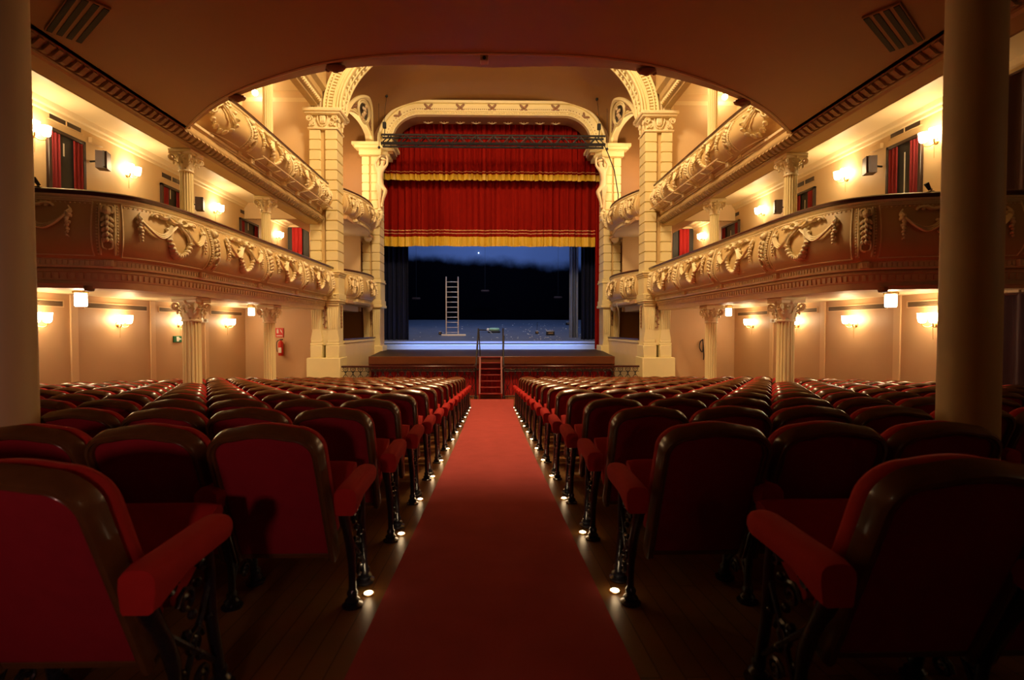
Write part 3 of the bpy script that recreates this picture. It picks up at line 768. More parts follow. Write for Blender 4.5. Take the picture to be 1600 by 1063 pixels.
for m in (1, -1):
    g = MB()
    for k in range(5):
        g.bbox((5.74+.085*k, 17.1-.02, H(SPR)), (5.80+.085*k, 17.36, H(8.8)), .01)
    g.box((5.7, 17.12, H(SPR)), (6.2, 17.36, H(8.8)))
    g.build('stub_pilaster', 'cream', T, m)
    # carved figurehead at the spring of the arch
    g = MB()
    g.tube([(5.75, 16.95, H(8.2)), (5.72, 16.85, H(8.5)), (5.62, 16.8, H(8.9)), (5.45, 16.85, H(9.3))], [.06, .08, .07, .04], 7)
    g.blob((5.6, 16.78, H(9.05)), (.09, .09, .11), 8, 6)
    for q in range(5): g.blob((5.78+.03*q, 16.98, H(8.3+.2*q)), (.06, .05, .12), 6, 4, Matrix.Rotation(.4, 3, 'Y'))
    g.build('carved_scroll', 'ornament', T, m)

# spandrel wall over the arch
g = MB(); rows = []
for k in range(N+1):
    t = PI*k/N; x, z = ell(5.6, 3.7, t)
    q = max(abs(math.cos(t))/5.9, abs(math.sin(t))/(13-H(SPR)))
    ox, oz = math.cos(t)/q, H(SPR)+math.sin(t)/q
    rows.append([(x, 17.2, z), (ox, 17.2, oz)])
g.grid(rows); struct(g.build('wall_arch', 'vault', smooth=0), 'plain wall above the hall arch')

# vault between arch and proscenium, cut by a lunette over each box
YA, YB = 17.66, 21.75
def lun_lo(y):
    q = (y-YA)/(YB-YA); base = 7.35+.45*q
    return base + .62*math.sqrt(max(0, 1-(2*q-1)**2))
def lun_hi(y):
    q = (y-YA)/(YB-YA); base = 7.32+.45*q
    return base + 1.38*(1-abs(2*q-1)**1.7)
VXE = 3.0
def vb(y): return 3.3+(2.5-3.3)*max(0, min(1, (y-YA)/(YB-YA)))
def vx(h, y=19.7):
    sn = max(0, min(1, (h-SPR)/vb(y))); return 5.16*max(0, 1-sn**VXE)**(1/VXE)
g = MB(); NV = 40
for m in (1, -1):
    rows = []
    for j in range(NV+1):
        y = YA+(YB-YA)*j/NV; row = []
        h0 = lun_hi(y)
        t0 = math.asin(max(0, min(1, (h0-SPR)/vb(y))))
        for k in range(25):
            t = t0+(PI/2-t0)*k/24; hh = SPR+vb(y)*math.sin(t) if k < 24 else SPR+vb(y); row.append((m*vx(hh, y), y, H(hh)))
        rows.append(row)
    g.grid(rows)
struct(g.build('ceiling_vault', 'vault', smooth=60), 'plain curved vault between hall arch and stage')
for m in (1, -1):
    s = SIDE[m]
    T = thing('lunette', f'arched lunette with dark oval medallion over the {s} stage box', 'lunette', (m*5, 19.7, H(8)))
    g = MB(); rows = []
    for j in range(NV+1):
        y = YA+(YB-YA)*j/NV; a, bb = lun_lo(y), lun_hi(y)
        if bb < a+.01: a = bb-.01
        rows.append([(vx(a, y)+.25, y, H(a)), (vx(a, y)+.0, y, H(a))] + [(vx(a+(bb-a)*q/4, y)-.01, y, H(a+(bb-a)*q/4)) for q in range(5)])
    g.grid(rows); g.build('panel', 'cream', T, m)
    g = MB()
    g.tube([(vx(lun_hi(y), y)-.02, y, H(lun_hi(y))) for y in [YA+(YB-YA)*j/NV for j in range(NV+1)]], .09, 6)
    g.tube([(vx(lun_lo(y), y)-.02, y, H(lun_lo(y))) for y in [YA+(YB-YA)*j/NV for j in range(NV+1)]], .06, 6)
    for j in range(40):
        y = YA+(YB-YA)*(j+.5)/40; g.blob((vx(lun_lo(y)+.1, y)-.03, y, H(lun_lo(y)+.1)), (.03, .03, .03), 5, 3)
    g.build('rim_moulding', 'pier', T, m)
    # oval medallion with a pale standing figure in relief
    def onv(y, h, w): return (vx(h, y)-w*.95, y, H(h)-w*.25)
    yc, hc = 19.75, 8.42
    g = MB(); ring = [(yc+.62*math.cos(2*PI*k/24), hc+.30*math.sin(2*PI*k/24)) for k in range(24)]
    g.add([onv(y, h, .05) for y, h in ring]+[onv(yc, hc, .06)], [(k, (k+1) % 24, 24) for k in range(24)])
    md = g.build('medallion', 'medal', T, m)
    g = MB().tube([onv(y, h, .06) for y, h in ring+ring[:1]], .045, 6)
    g.tube([onv(y, h, .07) for y, h in [(yc+(y-yc)*1.2, hc+(h-hc)*1.2) for y, h in ring+ring[:1]]], .03, 6)
    g.build('medallion_rim', 'pier', md, m)
    g = MB()
    for (dy, dh, r) in ((0, .22, (.05, .06, .06)), (0, .10, (.06, .10, .08)), (.02, -.02, (.06, .09, .09)), (-.02, -.14, (.05, .12, .08)), (.10, .05, (.04, .06, .05)), (-.12, .08, (.04, .05, .07)), (.05, -.24, (.04, .10, .05)), (-.10, -.26, (.04, .05, .04))):
        g.blob(onv(yc+dy*1.6, hc+dh, .09), (r[0], r[1]*1.5, r[2]), 7, 5)
    g.build('relief_figure', 'statue', md, m)
    g = MB()
    for f in (-1, 1):
        for q in range(9):
            yy = yc+f*(.55+.10*q); hh = (lun_lo(yy)+lun_hi(yy))/2
            if lun_hi(yy)-lun_lo(yy) > .14:
                g.blob(onv(yy, hh, .04), (.03, .06, .06*(1+.5*math.sin(q*2))), 6, 4)
                g.tube([onv(yy+.07*math.cos(a*.8), hh+.07*math.sin(a*.8), .05) for a in range(7)], .014, 4)
    g.build('scroll_relief', 'rose', T, m)

# proscenium wall with its opening
inner = [(4.90, -1.3), (4.90, 7.5), (4.26, 7.5)] + [(3.06+1.20*math.cos(PI/2*k/8), 7.95+1.14*math.sin(PI/2*k/8)) for k in range(9)] + [(1.5, 9.09), (0, 9.09)]
outer_ = [(7.3, -1.3), (7.3, 7.5), (7.3, 7.6)] + [(7.3-.5*k, 8.2+.45*k) for k in range(9)] + [(1.5, 12), (0, 12)]
g = MB()
for m in (1, -1):
    g.grid([[(m*a[0], 21.75, H(a[1])), (m*c_[0], 21.75, H(c_[1]))] for a, c_ in zip(inner, outer_)])
    g.grid([[(m*a[0], 21.75, H(a[1])), (m*a[0], 22.5, H(a[1]))] for a in inner])
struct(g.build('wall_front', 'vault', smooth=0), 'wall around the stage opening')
mid = [(-x, z) for x, z in reversed(inner[3:])] + inner[3:-1][::-1][0:0]
line = [(-x, z) for x, z in inner[3:]] + [(x, z) for x, z in reversed(inner[3:-1])]
line = [(-4.26, 7.84)] + line + [(4.26, 7.84)]
def arch_sweep(prof, line, ybase):
    # prof: (outward in plane, forward toward hall)
    g = MB(); rows = []
    for i, (x, z) in enumerate(line):
        a = line[max(i-1, 0)]; bb = line[min(i+1, len(line)-1)]
        tx, tz = bb[0]-a[0], bb[1]-a[1]; l = math.hypot(tx, tz); nx, nz = -tz/l, tx/l
        rows.append([(x+nx*o, ybase-f, H(z+nz*o)) for o, f in prof])
    g.grid(rows); return g
def dense(line, step):
    out = resample([(a, c_) for a, c_ in line], step); return out
sl = catmull(line, 2)
T = thing('proscenium_frame', 'cream moulded frame with rosettes arching over the stage opening', 'arch', (0, 21.7, H(8)))
arch_sweep([(0, 0), (0, .22), (.04, .24), (.08, .20), (.14, .18), (.16, .22), (.20, .22), (.22, .16), (.50, .12), (.52, .22), (.60, .24), (.64, .2), (.64, 0)], sl, 21.75).build('frame', 'pier', T, smooth=35)
g = MB(); sd = dense(sl, .11)
for i, (x, z) in enumerate(sd):
    a = sd[max(i-1, 0)]; bb = sd[min(i+1, len(sd)-1)]; tx, tz = bb[0]-a[0], bb[1]-a[1]; l = math.hypot(tx, tz) or 1; nx, nz = -tz/l, tx/l
    g.blob((x+nx*.11, 21.54, H(z+nz*.11)), (.035, .035, .035), 6, 4)
g.build('beading', 'ornament', T)
g = MB(); sd = dense(sl, .085)
for i, (x, z) in enumerate(sd):
    a = sd[max(i-1, 0)]; bb = sd[min(i+1, len(sd)-1)]; tx, tz = bb[0]-a[0], bb[1]-a[1]; l = math.hypot(tx, tz) or 1; nx, nz = -tz/l, tx/l
    g.blob((x+nx*.27, 21.59, H(z+nz*.27)), (.024, .02, .024), 5, 3)
g.build('dark_beading', 'rose', T)
for px, pz, rot in ((-3.95, 9.05, .75), (-2.72, 9.42, 0), (-1.36, 9.42, 0), (0, 9.42, 0), (1.36, 9.42, 0), (2.72, 9.42, 0), (3.95, 9.05, -.75)):
    g = MB()
    for q in range(4):
        a = PI/4+q*PI/2+rot
        g.blob((px+.12*math.cos(a), 21.60, H(pz)+.10*math.sin(a)), (.14, .045, .055), 7, 4, Matrix.Rotation(-a, 3, 'Y'))
        g.blob((px+.22*math.cos(a), 21.60, H(pz)+.18*math.sin(a)), .035, 6, 4)
    g.blob((px, 21.57, H(pz)), .05, 7, 5)
    g.build('rosette', 'rose', T)
# soffit of the opening carries small lamps
g = MB()
for k in range(9):
    x = -2.8+.7*k
    for dx in (-.12, 0, .12): g.blob((x+dx, 22.15, H(9.03)), (.03, .03, .03), 5, 3)
    g.tube([(x-.2, 22.2, H(9.05)), (x, 22.1, H(8.95)), (x+.2, 22.2, H(9.05))], .02, 5)
g.build('soffit_ornament', 'ornament', T)

# atlas sculptures under the entablature
def skin_obj(name, nodes, edges, m, parent, mtl, sub=1):
    me = bpy.data.meshes.new(name); me.from_pydata([n[:3] for n in nodes], edges, [])
    o = bpy.data.objects.new(name, me); col.objects.link(o); me.materials.append(M[mtl])
    if parent: o.parent = parent; o.location = -parent.location if WORLD_PARTS else Vector()
    md = o.modifiers.new('Skin', 'SKIN')
    me.update()
    lay = me.skin_vertices[0] if me.skin_vertices else None
    if lay is None:
        import bmesh
        bm = bmesh.new(); bm.from_mesh(me); bm.verts.layers.skin.verify(); bm.to_mesh(me); bm.free(); lay = me.skin_vertices[0]
    for i, n in enumerate(nodes):
        lay.data[i].radius = (n[3], n[3]); lay.data[i].use_root = (i == 0)
    sb = o.modifiers.new('Sub', 'SUBSURF'); sb.levels = sub; sb.render_levels = sub
    dg = bpy.context.evaluated_depsgraph_get()
    ev = o.evaluated_get(dg); nm = bpy.data.meshes.new_from_object(ev)
    o.modifiers.clear(); o.data = nm
    nm.polygons.foreach_set('use_smooth', [True]*len(nm.polygons))
    return o
for m in (1, -1):
    s = SIDE[m]; x0 = 4.78; y = 21.42
    def q(dx, dy, h, r): return (m*(x0-dx), y+dy, H(h), r)
    nodes = [q(.0, 0, 6.15, .14), q(.02, 0, 6.35, .12), q(.04, -.02, 6.6, .15), q(.08, -.03, 6.78, .12), q(.13, -.04, 6.88, .06), q(.18, -.06, 7.0, .10), q(.20, -.07, 7.10, .09),
             q(-.10, 0, 6.78, .07), q(-.16, -.02, 6.98, .055), q(-.02, -.05, 7.2, .05), q(.10, -.06, 7.3, .045),
             q(.22, -.05, 6.76, .07), q(.34, -.05, 6.92, .055), q(.36, -.04, 7.18, .05), q(.30, -.02, 7.32, .045),
             q(.12, -.06, 5.98, .12), q(.30, -.12, 5.80, .09), q(.18, -.06, 5.5, .065), q(.10, -.02, 5.2, .05), q(.14, -.12, 5.12, .045),
             q(-.04, 0, 5.95, .11), q(.02, -.02, 5.65, .085), q(.0, 0, 5.35, .06), q(.02, 0, 5.02, .05), q(.05, -.1, 4.96, .045)]
    edges = [(0, 1), (1, 2), (2, 3), (3, 4), (4, 5), (5, 6), (3, 7), (7, 8), (8, 9), (9, 10), (3, 11), (11, 12), (12, 13), (13, 14), (0, 15), (15, 16), (16, 17), (17, 18), (18, 19), (0, 20), (20, 21), (21, 22), (22, 23), (23, 24)]
    T = thing('sculpture', f'plaster sculpted figure bearing the ledge on the {s} inner pier', 'sculpture', (m*4.75, 21.45, H(4.9)))
    skin_obj('body', nodes, edges, m, T, 'statue')
    g = MB()
    for k in range(9): g.blob((x0-.18+.07*math.cos(k*.7), y-.02+.06*math.sin(k*.7), H(7.05+.015*k)), .05, 6, 4)
    g.build('hair', 'statue', T, m)
    g = MB()
    for k in range(6): g.blob((x0-.02-.10*math.sin(k*.8), y-.03, H(5.0-.10*k)), (.11-.012*k, .10, .08), 7, 5)
    g.tube([(x0+.05, y, H(4.95)), (x0-.12, y-.08, H(4.85)), (x0-.05, y-.08, H(4.6)), (x0+.04, y, H(4.4))], [.06, .06, .05, .02], 6)
    g.build('bracket', 'ornament', T, m)
    g = MB()
    for k in range(6): g.tube([(x0-.02-.03*k+.08, y-.05, H(6.2)), (x0+.02-.035*k+.08, y-.11, H(6.0)), (x0+.04-.02*k, y-.08, H(5.7-.04*k))], [.03, .045, .02], 5)
    g.build('drapery', 'statue', T, m)

# ------------------------------------------------------------------ stage curtains
def cloth(x0, x1, y, z0, z1, amp, n, seed, jitter=.5, hem=0, fallz=None, hemwave=.03):
    rnd = random.Random(seed); xs = []; K = n*8
    ph = [rnd.uniform(-jitter, jitter) for _ in range(n+2)]; am = [rnd.uniform(.5, 1.2) for _ in range(n+2)]; hm = [rnd.uniform(-1, 1) for _ in range(n+2)]
    rows = []
    for j in range(9):
        t = j/8; row = []
        for k in range(K+1):
            u = k/8; i = int(u); f = u-i
            a = am[i]*(1-f)+am[i+1]*f; p = ph[i]*(1-f)+ph[i+1]*f; hh = hm[i]*(1-f)+hm[i+1]*f
            yy = y+amp*a*math.sin(2*PI*(u+p*.4))*(.45+.55*(1-t)) + amp*.3*math.sin(2*PI*u*2.3+seed)
            z = z0+(z1-z0)*t
            z += hemwave*(hh*.6+.4*math.sin(2*PI*(u+p*.4)))*(1-t)
            row.append((x0+(x1-x0)*k/K, yy, z))
        rows.append(row)
    return MB().grid(rows), rows
def fringed(name, label, x0, x1, y, z0, z1, fh, lines, seed, n=44):
    T = thing(name, label, 'curtain', ((x0+x1)/2, y, z0))
    full, rows = cloth(x0, x1, y, z0, z1, .10, n, seed)
    # split into cloth, fringe, braid by height (each row follows the same folds)
    def strip(za, zb, out, hs=9):
        rr = []
        for t in (0, 1):
            z = za+(zb-za)*t; q = (z-z0)/(z1-z0)*8; i = min(7, int(q)); f = q-i
            rr.append([((a[0]), a[1]+(b_[1]-a[1])*f-out, a[2]+(b_[2]-a[2])*f) for a, b_ in zip(rows[i], rows[i+1])])
        return MB().grid(rr)
    main = MB().grid([[(p[0], p[1], p[2]) for p in r] for r in rows])
    main.build('cloth', 'curtain', T, smooth=60)
    strip(z0-.005, z0+fh, .015).build('fringe', 'fringe', T, smooth=60)
    for a in lines: strip(z0+a, z0+a+.03, .016).build('braid', 'gold', T, smooth=60)
    return T
fringed('pelmet_curtain', 'upper red stage pelmet with narrow gold fringe', -5.3, 5.3, 22.75, H(6.68), H(9.6), .27, (.36,), 3, 38)
fringed('house_curtain', 'lower raised red stage curtain with wide gold fringe', -5.2, 5.2, 23.3, H(3.80), H(7.9), .44, (.58, .72), 5, 30)
for (x0, x1, y, z0, lab) in ((-5.4, -4.05, 24.4, .52, 'dark masking curtain hanging at the left wing of the stage'), (3.90, 4.35, 25.2, .62, 'narrow blue lit masking curtain at the right wing, inner one'),
                         (4.35, 5.6, 24.5, .52, 'dark masking curtain at the right wing, outer one')):
    g, _ = cloth(x0, x1, y, z0+.02, H(7), .10 if x1-x0 > .6 else .05, max(3, int((x1-x0)*5)), int(y*10), hemwave=.0)
    tag(g.build('masking_curtain', 'velour' if 'dark' in lab else 'stagefloor', smooth=60, origin=((x0+x1)/2, y, z0)), lab, 'curtain')  # inner curtain's lighter blue grey stands in for the blue light on it
g, _ = cloth(4.74, 4.95, 23.0, .2, H(7), .03, 2, 4, hemwave=0)
tag(g.build('side_curtain', 'curtain', smooth=60, origin=(4.85, 23.0, .2)), 'thin red curtain edge at the right of the stage opening', 'curtain')
g = MB().tube([(4.0, 24.9, .72), (4.0, 24.9, H(7))], .022, 8); tag(g.build('pole', 'stagefloor'), 'grey metal pole beside the right masking curtain', 'pole')

# ------------------------------------------------------------------ stage
g = MB().prism([(-4.22, 17.2), (4.22, 17.2), (4.76, 21.6), (4.8, 23.1), (-4.8, 23.1), (-4.76, 21.6)], 'z', .12, .18)
T = thing('stage_apron', 'dark boarded stage apron with brown wooden front above a red drape', 'stage', (0, 20, -1.184))
g.build('deck', 'aprontop', T, smooth=0)
g = MB().bbox((-4.24, 17.16, -.08), (4.24, 17.24, .19), .012)
g.prism([(4.16, 17.2), (4.24, 17.2), (4.8, 21.6), (4.7, 21.6)], 'z', -1.184, .175).prism([(-4.16, 17.2), (-4.24, 17.2), (-4.8, 21.6), (-4.7, 21.6)], 'z', -1.184, .175)
g.build('fascia', 'fascia', T)
MB().box((-4.2, 17.26, -.26), (4.2, 17.32, -.08)).build('red_band', 'stagered', T, smooth=0)
MB().bbox((-4.22, 17.2, -.30), (4.22, 17.28, -.25), .01).build('ledge', 'aprontop', T)
g, _ = cloth(-4.2, 4.2, 17.4, -1.18, -.28, .03, 60, 9, hemwave=0); g.build('drape', 'pitcloth', T, smooth=60)

w = MB().box((-8, 23.1, -.5), (8, 23.16, .385)); 
w.box((-8, 23.16, .34), (8, 23.9, .385)); w.box((-8, 23.9, .3), (8, 23.96, .53))
struct(MB().box((-8, 23.88, .385), (8, 23.899, .43)).build('trim_step_shadow_strip', 'black', smooth=0))  # black strip painted in as the shadow gap below the upper riser
struct(w.build('trim_stage_step', 'stagelip', smooth=0), 'two pale steps at the front of the stage floor')
def sfz(y): return CZ-(.615-.1182*(y-24))
w = MB().grid([[(-8, y, sfz(y)), (8, y, sfz(y))] for y in (23.96, 28, 34.2)])
struct(w.build('floor_stage', 'stagefloor', smooth=0), 'blue grey sloping stage floor')
g = MB().grid([[(x, 34+.05*math.sin(x*2.2), z) for x in [-8+.25*k for k in range(65)]] for z in (1.5, 4, 7, 10, 13)])
T = g.build('backdrop', 'sky', smooth=60); tag(T, 'backcloth coloured deep blue above and black below', 'backdrop')
for m in (1, -1):
    w = MB().box((8, 22.5, -1.3), (8.2, 34.3, 14)); struct(w.build('wall_stage_'+SIDE[m], 'black', mirror=m, smooth=0))
w = MB().box((-8.2, 34.3, -1.3), (8.2, 34.5, 14)); struct(w.build('wall_stage_rear', 'black', smooth=0))
w = MB().box((-8.2, 22.5, 14), (8.2, 34.5, 14.2)); struct(w.build('ceiling_stage', 'black', smooth=0))
w = MB().box((-8.2, 22.4, H(9.2)), (8.2, 22.5, 14)).box((-8.2, 22.4, -1.3), (-4.85, 22.5, 14)).box((4.85, 22.4, -1.3), (8.2, 22.5, 14)); struct(w.build('wall_stage_front', 'black', smooth=0))

# ladder
yl = 25.84; zl = sfz(yl)
T = thing('ladder', 'tall aluminium ladder standing on the stage', 'ladder', (-2.03, yl, zl))
k = yl/780
for x in (-71.5, -53): MB().bbox((x*k-.03, yl-.03, zl), (x*k+.03+ (-.0), yl+.03, zl+3.05), .006).build('rail', 'alu', T)
for j in range(11):
    z = zl+.18+.26*j
    if z < zl+3.0: MB().bbox((-71*k, yl-.02, z-.015), (-53.5*k, yl+.02, z+.015), .005).build('rung', 'alu', T)
MB().bbox((-79*k, yl-.06, zl), (-41*k, yl+.05, zl+.09), .01).build('foot_bar', 'white', T)

# stage clutter
def on_stage(px, py):
    # point of the sloping floor that lies in that direction
    dx = (px-769)/780; dy = (513-py)/780
    Y = (-.615-.1182*24)/(dy-.1182) if False else (.615+.1182*24)/(.1182-dy)
    return dx*Y, Y, sfz(Y)
x, y, z = on_stage(772, 520)
T = thing('work_light', 'pale green work light lying on a dark stand at centre stage', 'lamp', (x, y, z))
MB().bbox((x-.28, y-.1, z+.09), (x+.30, y+.1, z+.26), .06).build('lamp_head', 'greenlamp', T)
MB().bbox((x-.34, y-.16, z), (x+.34, y+.16, z+.09), .03).build('stand', 'black', T)
MB().blob((x-.34, y-.05, z+.17), (.08, .07, .08), 8, 6).build('end_cap', 'white', T)
MB().tube([(x-.3, y, z+.13), (x-.75, y+.02, z+.15), (x-.85, y, z+.13)], .035, 6).build('arm', 'black', T)
MB().tube([(x-.38, y-.1, z+.14), (x-.2, y-.5, z+.05), (x-.15, y-.9, z+.02), (x-.18, y-1.3, z+.012)], .012, 5).build('cable', 'white', T)
for px, py, w_, h_, lab in ((633, 525, .30, .26, 'black stage box by the left masking curtain'), (688, 523, .14, .14, 'small black stage box left of the ladder'), (839, 522, .16, .14, 'small black stage box with a thin stem, right of centre'),
                       (860, 524, .42, .20, 'wide black stage box near the right masking curtain'), (889, 508, .36, .16, 'pale topped stage box farthest right')):
    x, y, z = on_stage(px, py)
    T = thing('stage_box', lab, 'box', (x, y, z))
    MB().bbox((x-w_/2, y-.14, z), (x+w_/2, y+.14, z+h_), .02).build('case', 'black', T)
    MB().bbox((x-w_/2+.01, y-.13, z+h_), (x+w_/2-.01, y+.13, z+h_+.03), .008).build('lid', 'alu', T)
    MB().box((x-w_/2*.6, y-.146, z+h_*.4), (x+w_/2*.6, y-.14, z+h_*.7)).build('front_plate', 'grille', T, smooth=0)
    if 'stem' in lab: MB().tube([(x, y, z+h_), (x+.02, y, z+.62)], .012, 5).build('stem', 'black', T)
g = MB(); rnd = random.Random(11)
for k in range(110):
    px = rnd.gauss(835, 28) if k < 75 else rnd.uniform(640, 900); py = rnd.uniform(506, 532)
    x, y, z = on_stage(px, py); r = rnd.uniform(.012, .04); a = rnd.uniform(0, PI)
    g.obox((x, y, z+.01), (r*2, r, .015), Matrix.Rotation(a, 3, 'Z') @ Matrix.Rotation(.5, 3, 'X'))
tag(g.build('paper_scraps', 'white', smooth=0), 'scattered white paper scraps on the stage floor', 'litter', kind='stuff')
for px, py, lab in ((651, 467, 'dim stage lantern hanging at the left of the dark backdrop'), (758, 455, 'dim stage lantern hanging at the centre of the dark backdrop'), (872, 465, 'dim stage lantern hanging at the right of the dark backdrop')):
    Y = 32.5; x = (px-769)/780*Y; z = CZ+(513-py)/780*Y
    T = thing('stage_lantern', lab, 'lamp', (x, Y, z))
    MB().bbox((x-.28, Y-.12, z-.07), (x+.28, Y+.12, z+.07), .05).build('housing', 'speaker', T)
    MB().tube([(x, Y, z+.07), (x, Y, 10)], .008, 4).build('suspension_wire', 'black', T)
x, Y = (748-769)/780*33.9, 33.9
tag(MB().blob((x, Y, CZ+(513-396)/780*33.9), .035, 6, 4).build('star_light', 'star'), 'tiny bright star light on the blue backcloth', 'light')

# truss over the opening
T = thing('lighting_truss', 'black lighting truss hung across the top of the stage opening', 'truss', (0, 20.9, H(7.6)))
ya = 20.9; za, zb = H(7.93), H(7.56); xa, xb = -4.55, 4.68
g = MB()
for yy, zz in ((ya-.16, za), (ya+.16, za), (ya-.16, zb), (ya+.16, zb)): g.tube([(xa, yy, zz), (xb, yy, zz)], .042, 6)
g.build('chord', 'black', T)
g = MB(); n = 26
for k in range(n):
    x0 = xa+(xb-xa)*k/n; x1 = xa+(xb-xa)*(k+1)/n
    for yy in (ya-.16, ya+.16): g.tube([(x0, yy, za if k % 2 else zb), (x1, yy, zb if k % 2 else za)], .024, 4)
    for zz in (za, zb): g.tube([(x0, ya-.16, zz), (x0, ya+.16, zz)], .014, 4)
g.build('lattice', 'black', T)
g = MB()
for q in range(3): g.tube([(xa, ya-.2, zb-.01+.03*q), (xb, ya-.2, zb-.01+.03*q)], .022, 5)
g.build('cable_bundle', 'black', T)
MB().tube([(4.62, ya-.2, zb), (4.75, ya-.3, H(7.2)), (4.95, ya-.6, H(6.4)), (5.02, 19.9, H(5.3)), (4.90, 19.5, H(4.9))], .022, 6).build('cable', 'black', T)
for x, ztop in ((-4.44, 9.35), (4.45, 9.3)):
    MB().tube([(x, ya, za), (x+.02, ya, H(8.35))], .02, 5).build('hoist_chain', 'black', T)
    MB().bbox((x-.07, ya-.07, H(8.25)), (x+.07, ya+.07, H(8.5)), .02).build('hoist', 'black', T)
for x, yb in ((-4.60, 20.6), (4.72, 20.6)):
    g = MB().tube([(x, yb, H(9.25 if x else 9)), (x, yb, H(7.4))], .009, 5).blob((x, yb, H(7.36)), .06, 8, 6)
    tag(g.build('hanging_wire', 'black'), f'thin vertical wire with black weight at the {"left" if x < 0 else "right"} truss end', 'wire')
for x in (-4.44, 4.45):
    g = MB().tube([(x, ya, H(8.5)), (x*.985, ya-.2, H(8.9)), (x*.96, ya-.4, H(9.35 if x < 0 else 9.3))], .009, 5).blob((x*.96, ya-.4, H(9.38 if x < 0 else 9.33)), .06, 7, 5)
    tag(g.build('suspension_cable', 'black'), f'suspension cable rising to the vault above the {"left" if x < 0 else "right"} truss hoist', 'cable')

# steps and rails
cx = -.05
T = thing('stage_steps', 'narrow red wooden steps climbing from the carpet to the stage', 'steps', (cx, 16.8, -1.184))
for k in range(7):
    z = -1.184+.195*(k+1); y = 16.36+.125*k
    if k < 7: MB().bbox((cx-.34, y, z-.035), (cx+.34, y+.26, z), .008).build('tread', 'stagered', T)
for sg in (-1, 1):
    MB().prism([(16.40, -1.184), (16.62, -1.184), (17.3, .10), (17.3, .18), (17.16, .18), (16.40, -1.0)], 'x', cx+sg*.34, cx+sg*.39).build('stringer', 'stagered', T, smooth=0)
for sg, x in ((-1, -.53), (1, .38)):
    s = 'left' if sg < 0 else 'right'
    T = thing('handrail', f'black metal handrail on the {s} of the stage steps', 'handrail', (x, 16.9, -1.184))
    MB().tube([(x, 17.45, .18), (x+(.05 if sg < 0 else 0), 17.45, 1.14)], .026, 6).build('upper_post', 'black', T)
    MB().tube([(x, 16.42, -.10), (x+(.02 if sg < 0 else 0), 16.9, .55), (x+(.05 if sg < 0 else 0), 17.3, 1.10), (x+(.05 if sg < 0 else 0), 17.45, 1.14)], .024, 6).build('rail', 'black', T)
    MB().tube([(x, 17.1, .18), (x+.03, 17.2, .9)], .02, 6).build('baluster', 'black', T)
    if sg < 0: MB().tube([(x+.12, 17.3, .18), (x+.06, 17.45, 1.14)], .02, 6).build('brace', 'black', T)
def pit_rail(x0, x1, label):
    T = thing('pit_railing', label, 'railing', ((x0+x1)/2, 16.4, -1.184))
    MB().bbox((x0, 16.34, H(-1.29)), (x1, 16.46, H(-1.23)), .012).build('top_rail', 'railwood', T)
    g = MB().tube([(x0, 16.4, H(-1.42)), (x1, 16.4, H(-1.42))], .01, 5).tube([(x0, 16.4, -1.08), (x1, 16.4, -1.08)], .014, 5)
    n = max(2, round((x1-x0)/.245))
    for k in range(n):
        xc = x0+(x1-x0)*(k+.5)/n
        g.tube([(xc, 16.4, H(-1.29)), (xc, 16.4, -1.17)], .009, 5)
        for f in (-1, 1):
            g.tube(catmull([(xc, 16.4, H(-1.48)), (xc+f*.05, 16.4, H(-1.40)), (xc+f*.09, 16.4, H(-1.33)), (xc+f*.05, 16.4, H(-1.31)), (xc+f*.03, 16.4, H(-1.36))], 3), .011, 5)
            g.tube(catmull([(xc, 16.4, H(-1.5)), (xc+f*.08, 16.4, H(-1.62)), (xc+f*.09, 16.4, H(-1.78)), (xc, 16.4, H(-1.95)), (xc-f*.05, 16.4, H(-2.05)), (xc-f*.08, 16.4, H(-2.18))], 3), .011, 5)
        g.blob((xc, 16.4, H(-1.47)), .022, 6, 4); g.blob((xc, 16.4, H(-1.95)), .022, 6, 4)
    g.build('baluster_panel', 'iron', T)
    return T
T = pit_rail(-4.92, -.54, 'low black iron railing with wooden top left of the stage steps')
MB().lathe((-.54, 16.4, -1.184), [(.05, 0), (.05, .08), (.028, .1), (.025, 1.0), (.045, 1.04), (.03, 1.07), (.05, 1.12), (.03, 1.17), (.005, 1.18)], 12).build('newel_post', 'iron', T)
T = pit_rail(.38, 4.86, 'low black iron railing with wooden top right of the stage steps')
MB().lathe((.38, 16.4, -1.184), [(.05, 0), (.05, .08), (.028, .1), (.025, 1.0), (.045, 1.04), (.03, 1.07), (.05, 1.12), (.03, 1.17), (.005, 1.18)], 12).build('newel_post', 'iron', T)

